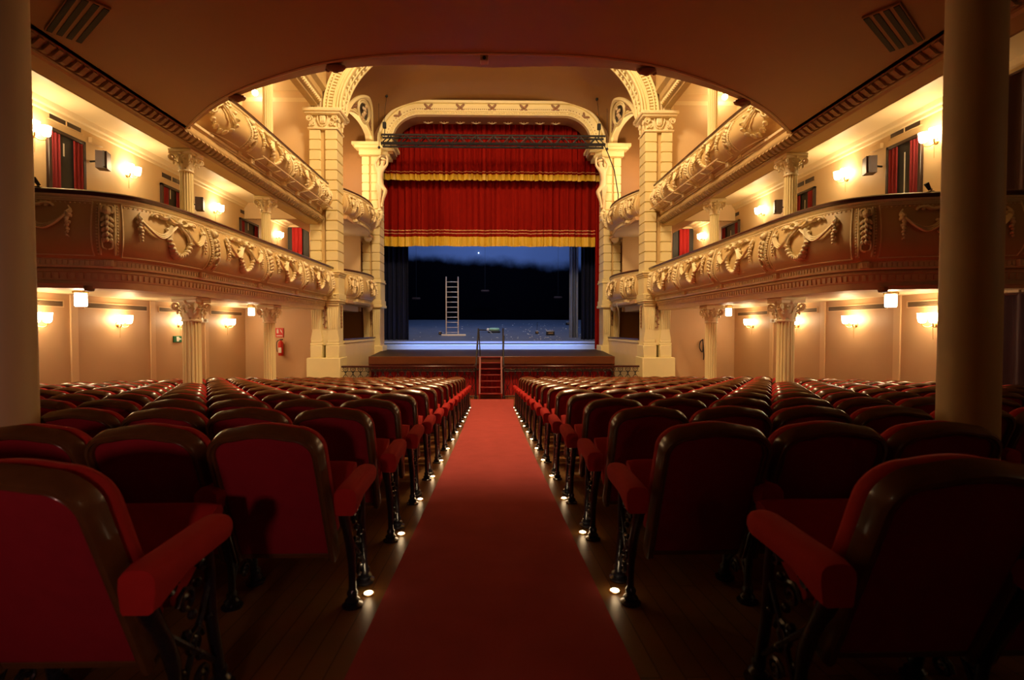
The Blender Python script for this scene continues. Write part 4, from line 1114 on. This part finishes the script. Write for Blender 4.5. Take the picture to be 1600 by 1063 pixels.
# ------------------------------------------------------------------ wall lamps, doors, equipment
LIGHTS = []
def point(loc, power, colr=(1, .68, .36), r=.08, name='lamp_light', parent=None):
    l = bpy.data.lights.new(name, 'POINT'); l.energy = power; l.color = colr; l.shadow_soft_size = r
    o = bpy.data.objects.new(name, l); col.objects.link(o); o.location = loc
    if parent: o.parent = parent; o.location = Vector(loc)-parent.location
    return o
def sconce(m, y, h, label, power, xw=XW):
    x = xw
    T = thing('wall_sconce', label, 'wall lamp', (m*x, y, H(h)), 'glowing wall sconces')
    MB().lathe((0, 0, 0), [(.06, 0), (.06, .015), (.04, .03), (.02, .035)], 12).map(lambda a, b_, c_: (x-c_, y+a, H(h-.12)+b_)).build('wall_plate', 'brass', T, m)
    for f in (-1, 1):
        g = MB().tube(catmull([(x-.03, y, H(h-.12)), (x-.09, y+f*.06, H(h-.18)), (x-.16, y+f*.11, H(h-.16)), (x-.17, y+f*.12, H(h-.10))], 3), .012, 6)
        ar = g.build('arm', 'brass', T, m)
        g = MB().lathe((x-.17, y+f*.12, H(h-.10)), [(.03, 0), (.06, .02), (.075, .08), (.08, .17), (.085, .19), (.05, .19)], 14)
        g.build('glass_shade', 'glass', ar, m)
    MB().tube([(x-.05, y+.02, H(h-.14)), (x-.04, y+.02, H(h-.42))], .004, 4).build('pull_cord', 'brass', T, m)
    point((m*(x-.30), y, H(h+.04)), power, parent=T, r=.06)
for m in (1, -1):
    s = SIDE[m]
    for k, (y, pw) in enumerate(((9.4, 9.5), (11.5, 9.5), (13.7, 9.5), (16.1, 8))):
        sconce(m, y, .20, f'lit wall sconce on the {s} stalls wall, {ORD[k]} from the camera', pw)
    for k, (y, pw) in enumerate(((9.46, 17), (11.86, 17), (15.5, 17), (19.9, 12))):
        sconce(m, y, 3.68, f'lit wall sconce on the {s} lower balcony wall, {ORD[k]} from the camera', pw)
    # ceiling lamps under the balcony
    for k, (y, x) in enumerate(((8.45, 6.84), (14.5, 6.92))):
        T = thing('ceiling_lamp', f'square lit ceiling lamp under the {s} balcony, {"nearer" if k == 0 else "farther"} one', 'ceiling lamp', (m*x, y, H(.6)))
        MB().bbox((x-.075, y-.075, H(.58)), (x+.075, y+.075, H(.68)), .02).build('fitting', 'brass', T, m)
        MB().bbox((x-.068, y-.068, H(.36)), (x+.068, y+.068, H(.58)), .015).build('diffuser', 'glass0', T, m)
        for q in range(4): MB().blob((x+.09*math.cos(PI/4+q*PI/2), y+.09*math.sin(PI/4+q*PI/2), H(.60)), .025, 6, 4).build('corner_stud', 'brass', T, m)
        point((m*x, y, H(.25)), 7, (1, .74, .45), parent=T, r=.1)
    # globe lamp in the top gallery
    x, y = 7.95, 17.1
    T = thing('globe_lamp', f'bright lamp at the end of the {s} top gallery', 'ceiling lamp', (m*x, y, H(8.0)))
    MB().blob((x, y, H(7.90)), .10, 12, 8).build('globe', 'glass', T, m)
    MB().lathe((x, y, H(7.98)), [(.06, 0), (.05, .06), (.02, .12)], 12).build('fitting', 'brass', T, m)
    point((m*(x-.25), y-.3, H(7.7)), 16, parent=T)
    point((m*7.4, 12.5, H(7.6)), 24, r=.2, name='gallery_lamp_light')
    # balcony doors
    for k, (y0, y1) in enumerate(((9.74, 10.62), (13.0, 13.9), (17.0, 18.3))):
        top = 3.86 if k == 0 else 3.72
        T = thing('balcony_door', f'dark framed doorway with red drapes, {s} lower balcony, {ORD[k]} from the camera', 'door', (m*XW, (y0+y1)/2, H(.95)))
        g = MB().bbox((XW-.08, y0, H(.95)), (XW-.01, y0+.07, H(top)), .01).bbox((XW-.08, y1-.07, H(.95)), (XW-.01, y1, H(top)), .01).bbox((XW-.08, y0, H(top-.07)), (XW-.01, y1, H(top)), .01)
        g.build('frame', 'doorframe', T, m)
        MB().box((XW-.03, y0+.06, H(.95)), (XW-.015, y1-.06, H(top-.06))).build('door_leaf', 'doordark', T, m, smooth=0)
        for a, bb in ((y0+.07, y0+.27), (y1-.30, y1-.07)):
            rows = [[(XW-.06-.02*math.sin((yy-a)/(bb-a)*PI*5), yy, z) for yy in [a+(bb-a)*j/20 for j in range(21)]] for z in (H(.97), H(top-.08))]
            MB().grid(rows).build('drape', 'doordrape', T, m, smooth=60)
        if m > 0: MB().box((XW-.035, (y0+y1)/2-.02, H(1.2)), (XW-.03, (y0+y1)/2+.005, H(top-.25))).build('glazing_strip', 'glass0' if False else 'white', T, m, smooth=0)
        else: MB().box((XW-.035, (y0+y1)/2-.07, H(3.4)), (XW-.03, (y0+y1)/2-.04, H(3.65))).build('handle_plate', 'white', T, m, smooth=0)
        g = MB().box((XW-.018, y0+.1, H(top+.17)), (XW-.012, y1-.05, H(top+.29)))
        V = thing('air_vent', f'dark air vent above the {ORD[k]} {s} lower balcony doorway', 'vent', (m*XW, (y0+y1)/2, H(top+.2)))
        g.build('duct', 'doorframe', V, m, smooth=0)
        g = MB().bbox((XW-.03, y0+.06, H(top+.29)), (XW-.01, y1-.01, H(top+.31)), .004).bbox((XW-.03, y0+.06, H(top+.15)), (XW-.01, y1-.01, H(top+.17)), .004).box((XW-.03, (y0+y1)/2+.02, H(top+.16)), (XW-.012, (y0+y1)/2+.04, H(top+.3)))
        g.build('vent_frame', 'gallery', V, m)
    # curtained door at the balcony end
    y = 20.98
    T = thing('curtained_door', f'bright red curtain in a dark doorway at the end of the {s} lower balcony', 'door', (m*8.0, y, H(.95)))
    MB().box((7.60, y-.04, H(.95)), (8.46, y, H(4.3-.1))).build('door_panel', 'doordark', T, m, smooth=0)
    rows = [[(x, y-.10-.03*math.sin((x-7.85)*38), z) for x in [7.85+.02*j for j in range(22)]] for z in (H(.97), H(4.15))]
    MB().grid(rows).build('drape', 'drape', T, m, smooth=60)
    MB().bbox((7.55, y-.08, H(4.18)), (8.48, y, H(4.27)), .01).build('lintel', 'soffit', T, m)
    # speakers
    for (y, z, lab) in ((10.75, 3.52, 'nearest the camera'), (18.6 if False else 14.35, 3.50, 'farther along')):
        x = 8.18 if y < 12 else 8.25
        T = thing('loudspeaker', f'small brown loudspeaker on the {s} lower balcony wall, {lab}', 'speaker', (m*x, y, H(z)))
        rot = Matrix.Rotation(R(-20), 3, 'Z')
        MB().obox((x, y, H(z)), (.20, .24, .36), rot).build('cabinet', 'speaker', T, m, smooth=0)
        MB().obox((x-.09, y-.06, H(z)), (.03, .21, .33), rot).build('grille_cloth', 'doorframe', T, m, smooth=0)
        MB().tube([(x+.05, y, H(z)), (XW-.01, y+.05, H(z))], .02, 6).build('bracket', 'black', T, m)
    g = MB().bbox((XW-.10, 10.75, H(3.90)), (XW-.012, 11.05, H(4.02)), .01)
    tag(g.build('junction_box', 'gallery', None, m, origin=(XW-.05, 10.9, H(3.96))), f'pale box on the wall above the nearest {s} balcony loudspeaker', 'box')
    # clip-on lamp on the balcony rail
    x, y = 6.72, 7.58
    T = thing('rail_lamp', f'small black lamp clipped to the {s} balcony handrail', 'lamp', (m*x, y, H(2.07)))
    MB().bbox((x-.04, y-.04, H(2.07)), (x+.04, y+.04, H(2.10)), .01).build('clamp', 'black', T, m)
    MB().tube([(x, y, H(2.09)), (x+.02, y, H(2.14))], .012, 5).build('stem', 'alu', T, m)
    MB().tube([(x-.01, y, H(2.12)), (x+.07*(1 if m < 0 else -1), y, H(2.22))], [.022, .035], 8).build('lamp_head', 'black', T, m)
    # grille set diagonally in the low ceiling
    T = thing('ceiling_grille', f'dark slotted air grille in the low ceiling at upper {s}', 'vent', (m*5.0, 6.1, H(3.66)))
    d = Vector((1.0, .78, 0)).normalized(); nn = Vector((-d.y, d.x, 0)); ctr = Vector((4.92, 6.10, H(3.655)))
    ang = math.atan2(d.y, d.x)
    MB().obox(ctr, (1.15, .36, .02), Matrix.Rotation(ang, 3, 'Z')).build('backing', 'ceiling', T, m, smooth=0)
    g = MB()
    for q in (-.14, -.045, .05, .145): g.obox(ctr+nn*q+Vector((0, 0, -.012)), (1.10, .055, .012), Matrix.Rotation(ang, 3, 'Z'))
    g.build('slot', 'black', T, m, smooth=0)
    for k, (px, py) in enumerate(((365, 157), (517, 113))):
        x = 4.05 if k == 0 else 2.20; y = 8.05 if k == 0 else 7.10
        T = tag(MB().blob((x, y+.05, H(3.66)), (.14, .09, .05), 10, 6).blob((x, y+.05, H(3.63)), (.06, .05, .04), 8, 5).blob((x-.12, y+.02, H(3.65)), (.04, .04, .03), 6, 4).blob((x+.12, y+.09, H(3.65)), (.04, .04, .03), 6, 4).build('ceiling_boss', 'rose', None, m, origin=(x, y, H(3.66))),
                f'dark leaf boss on the arched ceiling edge, {s} side, {"outer" if k == 0 else "inner"} one', 'ornament')
T = thing('ceiling_box', 'small box fixed at the middle of the arched ceiling edge', 'box', (-.1, 6.85, H(3.67)))
MB().bbox((-.16, 6.80, H(3.60)), (-.05, 6.92, H(3.67)), .01).build('housing', 'moulding', T)
MB().blob((-.105, 6.79, H(3.63)), .025, 8, 5).build('lens', 'black', T)
# smoke detectors under the balcony
for m in (1, -1):
    g = MB().lathe((6.30, 7.95, H(.60)), [(.02, -.03), (.06, -.02), (.075, .03), (.075, .06)], 14)
    tag(g.build('smoke_detector', 'grille', None, m, origin=(6.3, 7.95, H(.6))), f'round detector under the front edge of the {SIDE[m]} balcony', 'detector')
# exit sign, fire sign, extinguisher (left), cable loop (right)
T = thing('exit_sign', 'green emergency exit sign with white door pictogram on the left stalls wall', 'sign', (-XW, 13.62, H(-.3)))
MB().bbox((-XW, 13.45, H(-.38)), (-XW+.03, 13.79, H(-.21)), .004).build('plate', 'green', T)
g = MB().box((-XW+.03, 13.56, H(-.36)), (-XW+.034, 13.66, H(-.23))).box((-XW+.03, 13.69, H(-.31)), (-XW+.034, 13.76, H(-.28))).prism([(13.69, H(-.34)), (13.69, H(-.25)), (13.65, H(-.295))], 'x', -XW+.03, -XW+.034)
g.build('pictogram', 'white', T, smooth=0)
def px_wall(px, py, Y): return ((px-769)/780*Y, CZ+(513-py)/780*Y)
x, z = px_wall(440, 520, 17.36)
T = thing('fire_sign', 'red fire equipment sign with white pictograms above the extinguisher', 'sign', (x, 17.35, z))
MB().bbox((x-.14, 17.33, z-.16), (x+.14, 17.36, z+.16), .004).build('plate', 'red', T)
g = MB().bbox((x-.09, 17.326, z-.02), (x-.03, 17.33, z+.10), .004).box((x-.075, 17.326, z+.10), (x-.045, 17.33, z+.13))
g.prism([(x+.02, z+.12), (x+.05, z+.03), (x+.10, z-.02), (x+.07, z+.08)], 'y', 17.326, 17.33).box((x-.10, 17.326, z-.12), (x+.10, 17.33, z-.09))
g.build('pictogram', 'white', T, smooth=0)
x, z = px_wall(441, 543, 17.2)
T = thing('fire_extinguisher', 'red fire extinguisher hanging on the left end wall', 'extinguisher', (x, 17.2, z-.28))
MB().lathe((x, 17.22, z-.28), [(.07, 0), (.085, .02), (.085, .42), (.06, .48), (.03, .50), (.03, .53)], 18).build('cylinder', 'red', T)
MB().bbox((x-.03, 17.19, z+.25), (x+.07, 17.25, z+.29), .01).tube([(x, 17.22, z+.24), (x, 17.22, z+.27)], .025, 8).build('valve', 'black', T)
MB().tube(catmull([(x-.02, 17.2, z+.26), (x-.11, 17.18, z+.2), (x-.12, 17.17, z+.0), (x-.10, 17.17, z-.15)], 4), .012, 6).build('hose', 'black', T)
MB().bbox((x-.05, 17.13, z-.18), (x+.05, 17.145, z+.0), .003).build('instruction_label', 'white', T)
x, z = px_wall(1099, 545, 17.3)
g = MB().tube(catmull([(x+.05, 17.3, z+.32), (x-.06, 17.28, z+.22), (x-.08, 17.28, z+.02), (x+.02, 17.28, z-.12), (x+.05, 17.3, z+.1), (x+.04, 17.3, z+.3), (x+.08, 17.3, z-.2), (x+.07, 17.3, z-.4)], 4), .018, 6)
tag(g.build('cable_coil', 'black', None), 'black cable loop on the right end wall beside the far column', 'cable')
g = MB().tube(catmull([(4.72, 18.9, H(.95)), (4.80, 18.9, H(.6)), (4.9, 19.2, H(.2)), (4.88, 19.6, H(-.36))], 5), .008, 5)
tag(g.build('string', 'white'), 'thin pale cord hanging from the right lower box balcony', 'cord')
for m, y in ((-1, 14.9), (1, 14.9)):
    T = thing('emergency_light', f'small white emergency light on the {SIDE[m]} stalls wall near the column', 'lamp', (m*XW, y, H(.22)))
    MB().bbox((XW-.06, y-.14, H(.17)), (XW, y+.14, H(.28)), .01).build('housing', 'white', T, m)
    MB().bbox((XW-.066, y-.11, H(.19)), (XW-.06, y+.02, H(.26)), .003).build('cover', 'grille', T, m)

for z0, z1, lab in ((fz(7), H(.55), 'tall dark red drape on the right side wall behind the plain column'), (H(.98), H(4.1), 'dark sheet added to darken the right upper wall behind the plain column')):  # lower one is a drape; upper sheet is added to darken the wall
    rows = [[(XW-.09-.03*math.sin(yy*22), yy, z) for yy in [5.2+.02*j for j in range(151)]] for z in (z0, z1)]
    T = thing('wall_drape', lab, 'curtain', (XW, 6.7, z0))
    MB().grid(rows).build('cloth', 'darkcloth', T, smooth=60)
    MB().tube([(XW-.09, 5.1, z1), (XW-.09, 8.3, z1)], .025, 8).build('rod', 'railwood', T)

# ------------------------------------------------------------------ seats
WORLD_PARTS = False
ROW = .914; Y0 = 2.43; PITCH = .52
lean = R(21.5)
def backpt(x, s, d):
    """x across, s up along the leaning back from its foot, d out of the rear face (toward the audience behind)"""
    return (x, -math.sin(lean)*s - math.cos(lean)*d, .235+math.cos(lean)*s - math.sin(lean)*d)
def outline(w, h, r, crown, n=8, foot=0):
    pts = [(-w, foot)]
    pts += [(-w*(1-.0), (h-r)*k/3) for k in (1, 2)]
    for k in range(n+1):
        a = PI-PI/2*k/n; pts.append((-w+r+r*math.cos(a), h-r+r*math.sin(a)))
    for k in range(1, 8):
        t = k/8; pts.append(((-w+r)+(2*w-2*r)*t, h+crown*math.sin(PI*t)))
    for k in range(n+1):
        a = PI/2-PI/2*k/n; pts.append((w-r+r*math.cos(a), h-r+r*math.sin(a)))
    pts += [(w, (h-r)*k/3) for k in (2, 1)] + [(w, foot)]
    return pts
HB = .72
def slab(g, w, h, r, crown, d0, d1, edge, foot=0):
    """rounded-edge slab following the back outline between depths d0 and d1"""
    def sc(k): 
        cxs = 1-k/w; return [(x*cxs, foot+k+(s-foot)*(1-(2*k)/(h-foot)) if True else s) for x, s in outline(w, h, r, crown, foot=foot)]
    layers = [(edge*1.0, d0), (edge*.3, d0+(d1-d0)*.12), (0, d0+(d1-d0)*.35), (0, d0+(d1-d0)*.65), (edge*.3, d0+(d1-d0)*.88), (edge*1.0, d1)]
    rings = [[backpt(x, s, d) for x, s in sc(k)] for k, d in layers]; n = len(rings[0]); vs = sum(rings, []); fs = []
    for i in range(len(rings)-1):
        for k in range(n): fs.append((i*n+k, i*n+(k+1) % n, (i+1)*n+(k+1) % n, (i+1)*n+k))
    fs.append(tuple(range(n-1, -1, -1))); fs.append(tuple(range((len(rings)-1)*n, len(rings)*n)))
    g.add(vs, fs)
def make_rim():
    g = MB(); o = outline(.247, HB, .12, .018, n=8)
    prof = [(.0, -.035), (.0, .018), (-.008, .032), (-.020, .034), (-.024, .026), (-.028, .030), (-.035, .026), (-.038, .012), (-.038, -.035)]   # (inward negative, depth)
    rows = []
    for i, (x, s) in enumerate(o):
        a = o[max(i-1, 0)]; bb = o[min(i+1, len(o)-1)]; tx, ts = bb[0]-a[0], bb[1]-a[1]; l = math.hypot(tx, ts); nx, ns = -ts/l, tx/l
        rows.append([backpt(x+nx*q, s+ns*q, d) for q, d in prof]+[backpt(x+nx*prof[0][0], s+ns*prof[0][0], prof[0][1])])
    g.grid(rows)
    # bottom rail
    o0 = len(g.v)
    g.bbox((-.247, -.02, 0), (.247, .02, .04), .008)
    for i in range(o0, len(g.v)):
        x, y, z = g.v[i]; g.v[i] = backpt(x, z, -y-.008)
    return g
rim = make_rim().build('back_rim', 'seatwood', smooth=35)
g = MB(); slab(g, .221, HB-.030, .095, .016, -.02, .016, .02, foot=.03); panel_o = g.build('rear_panel', 'velvetback', smooth=60)
g = MB(); slab(g, .246, HB-.022, .12, .018, -.105, -.03, .022, foot=.12); cush = g.build('back_cushion', 'velvet', smooth=60)
def seat_cushion():
    g = MB(); w = .225; L = .40; th = .10; nx = 10; nr = 12
    rings = []
    prof = []
    for k in range(24):
        a = 2*PI*k/24; c_, s_ = math.cos(a), math.sin(a)
        prof.append((L/2+L/2*math.copysign(abs(c_)**.5, c_), th/2*math.copysign(abs(s_)**.7, s_)*(1 if s_ > 0 else .8)))
    for j in range(nx+1):
        t = -1+2*j/nx; x = w*t; k = (1-abs(t)**6)**.35 if abs(t) < 1 else .55
        k = max(k, .8)
        ring = []
        for p, q_ in prof:
            p = L/2+(p-L/2)*(.97 if abs(t) > .95 else 1); q2 = q_*k
            a = R(34)
            ring.append((x, .10+p*math.cos(a)-q2*math.sin(a), .36+p*math.sin(a)+q2*math.cos(a)))
        rings.append(ring)
    vs = sum(rings, []); n = 24; fs = []
    for i in range(nx):
        for k in range(n): fs.append((i*n+k, i*n+(k+1) % n, (i+1)*n+(k+1) % n, (i+1)*n+k))
    fs.append(tuple(range(n))); fs.append(tuple(range(nx*n, nx*n+n)))
    return g.add(vs, fs)
scush = seat_cushion().build('seat_cushion', 'velvet', smooth=50)
def armrest():
    g = MB(); rows = []
    sect = [(-.045, -.045), (-.052, -.02), (-.050, .012), (-.036, .030), (-.012, .036), (.012, .036), (.036, .030), (.050, .012), (.052, -.02), (.045, -.045)]
    ys = [(-.235, .75, -.02), (-.23, .95, -.005), (-.20, 1.0, 0), (-.08, 1, 0), (.05, 1, .002), (.13, 1, .002), (.165, .93, .0), (.185, .75, -.006), (.195, .45, -.012)]
    for y, k, dz in ys:
        drop = .035 if y < -.1 else 0
        rows.append([(x*k, y, .615+dz+(z*k if z > -.04 else z*k-drop)) for x, z in sect])
    n = len(sect); vs = sum(rows, []); fs = []
    for i in range(len(rows)-1):
        for k in range(n): fs.append((i*n+k, i*n+(k+1) % n, (i+1)*n+(k+1) % n, (i+1)*n+k))
    fs.append(tuple(range(n))); fs.append(tuple(range((len(rows)-1)*n, len(rows)*n)))
    return g.add(vs, fs)
arm = armrest().build('armrest', 'velvet', smooth=50)
def stand():
    g = MB()
    # rear and front cast legs with round feet, lattice of scrolls between them
    g.tube(catmull([(0, -.20, .575), (0, -.13, .46), (0, -.05, .30), (0, -.02, .15), (0, -.02, .03)], 4), [.026]*5+[.022]*5+[.018]*5+[.02]*2, 8)
    g.tube(catmull([(0, .14, .57), (0, .16, .44), (0, .17, .28), (0, .20, .14), (0, .22, .03)], 4), [.02]*17, 8)
    for y in (-.02, .22): g.lathe((0, y, 0), [(.048, 0), (.05, .012), (.03, .022), (.036, .035), (.022, .05), (.026, .07), (.018, .085)], 14)
    g.bbox((-.02, -.21, .535), (.02, .16, .575), .012)
    g.tube([(0, -.02, .10), (0, .16, .42)], .011, 6); g.tube([(0, .19, .12), (0, -.08, .38)], .011, 6)
    for cy, cz, r, f in ((.07, .26, .05, 1), (.03, .42, .045, -1), (.11, .12, .04, -1), (-.04, .50, .03, 1), (.12, .50, .03, -1)):
        g.tube([(0, a, c_) for a, _, c_ in spiral(cy, cz, r, 1.5, f, 14)], .009, 5)
    for y, z in ((.0, .2), (.06, .36), (.15, .3), (.1, .2), (.03, .31), (.09, .45)): g.blob((0, y, z), .017, 6, 4)
    return g
stand_o = stand().build('cast_iron_leg', 'iron', smooth=50)
PROTO = [rim, panel_o, cush, scush]
def inst(src, parent, x=0):
    o = bpy.data.objects.new(src.name.split('.')[0], src.data); col.objects.link(o); o.parent = parent; o.location = (x, 0, 0); return o
first_used = set()
def place_seat(x, y, row_word, idx, m, aisle):
    blk = 'left' if m < 0 else 'right'
    lab = f'red theatre seat {blk} of the aisle, {row_word} row from the camera, {ORD[idx]} seat in'
    t = thing('theatre_seat', lab, 'seat', (m*x, y, fz(y)), f'theatre seats {blk} of the aisle')
    t.rotation_euler = (0, 0, 0)
    for p in PROTO: inst(p, t)
    inst(arm, t, m*.26); inst(stand_o, t, m*.26)
    if aisle: inst(arm, t, -m*.35); inst(stand_o, t, -m*.32)
n_s = 0
for k in range(14):
    y = Y0+ROW*k
    for m in (1, -1):
        for i in range(14):
            x = 1.0+PITCH*i
            if x-.3 > .97*y+.2: continue
            if k == 0 and i >= 3: continue
            if k == 1 and x > 2.95 and x < 3.2 and False: continue
            # leave room round the columns
            if any(abs(x-cx_) < .40 and -.40 < y-cy_ < .55 for cx_, cy_ in ((6.02, 10.13), (6.02, 13.62))): continue
            if 2.3 < x < 3.3 and -.3 < y-2.89 < .55 and k == 0: continue
            place_seat(x, y, ORD[k+1], i, m, i == 0); n_s += 1
for m in (1, -1):
    place_seat(1.29, 1.55, 'first', 0, m, True)
    place_seat(1.29+PITCH, 1.55, 'first', 1, m, False)
for o in (rim, panel_o, cush, scush, arm, stand_o): bpy.data.objects.remove(o)
WORLD_PARTS = True
# lamps let into the floor along the aisle, one per row
lens = None
for m in (1, -1):
    for k in range(14):
        y = 2.535+ROW*k; x = .633
        T = thing('floor_lamp', f'tiny lit floor lamp on the {SIDE[m]} edge of the aisle, {ORD[k]} from the camera', 'floor light', (m*x, y, fz(y)), 'aisle floor lamps')
        if lens is None:
            WORLD_PARTS = False
            rg = MB().lathe((0, 0, 0), [(.032, -.01), (.032, .006), (.024, .010), (.02, .006)], 14); l1 = rg.build('ring', 'brass', T)
            lens = MB().lathe((0, 0, 0), [(.021, -.01), (.021, .010), (.015, .013)], 14).build('lens', 'aislelamp', T)
            WORLD_PARTS = True
            for o in (l1, lens): o.location = (0, 0, 0)
        else:
            for src in (l1, lens):
                o = src.copy(); col.objects.link(o); o.parent = T; o.location = (0, 0, 0)
        if k < 8: point((m*x, y, fz(y)+.05), .09, r=.02, name='aisle_lamp_light')

# ------------------------------------------------------------------ light
def area(loc, target, size, power, colr, name, sy=None, spread=None):
    l = bpy.data.lights.new(name, 'AREA'); l.energy = power; l.color = colr; l.size = size
    if sy: l.shape = 'RECTANGLE'; l.size_y = sy
    if spread: l.spread = spread
    o = bpy.data.objects.new(name, l); col.objects.link(o); o.location = loc
    o.rotation_euler = (Vector(target)-Vector(loc)).to_track_quat('-Z', 'Y').to_euler(); return o
WARM = (1, .70, .40)
point((0, 10.4, 11.9), 2600, WARM, .9, 'chandelier_light')
area((.1, -4.5, 2.0), (-1.9, 3, .7), .35, 3.6, (1, .50, .42), 'foyer_light', None, R(46))
for m in (1, -1): point((m*6.6, .6, 2.7), 9, WARM, .15, 'rear_aisle_light')
COOL = (.42, .58, 1.0)
area((0, 25.5, 9.3), (0, 34, 6.5), 9, 300, COOL, 'backcloth_batten', 1.0)
area((0, 24.0, 10.5), (0, 25.5, 0), 9, 240, COOL, 'stage_batten', 1.0)
area((0, 20.95, 8.35), (0, 23.22, .30), 8.3, 85, (.50, .66, 1), 'truss_batten', .2, R(14))
for m in (1, -1):
    point((m*6.3, 19.8, H(6.6)), 150, WARM, .2, 'upper_box_light')
    point((m*6.3, 19.9, H(3.0)), 9, WARM, .2, 'lower_box_light')

w = bpy.data.worlds.new('World'); scene.world = w; w.use_nodes = True
w.node_tree.nodes['Background'].inputs[0].default_value = (.02, .012, .008, 1); w.node_tree.nodes['Background'].inputs[1].default_value = .1

# ------------------------------------------------------------------ camera
cam = bpy.data.cameras.new('Camera'); co = bpy.data.objects.new('Camera', cam); col.objects.link(co)
cam.sensor_width = 36; cam.lens = 780*36/1600; cam.clip_end = 200; cam.clip_start = .05
co.location = (0, 0, CZ)
yaw = R(-1.1); pitch = R(-1.4)
co.rotation_euler = (R(90)+pitch, 0, yaw)
# the remaining offset of the vanishing point comes from an off-centre crop
cam.shift_x = (31-780*math.tan(R(1.1)))/1600
cam.shift_y = (531.5-513-780*math.tan(R(1.4)))/1600*-1
cam.dof.use_dof = True; cam.dof.focus_distance = 15; cam.dof.aperture_fstop = 2.8
scene.camera = co
scene.view_settings.view_transform = 'Standard'; scene.view_settings.look = 'None'; scene.view_settings.exposure = .33; scene.view_settings.gamma = 1
scene.view_settings.use_curve_mapping = False
scene.cycles.use_denoising = True
scene.cycles.sample_clamp_indirect = 4
scene.cycles.max_bounces = 8
print('seats', n_s)
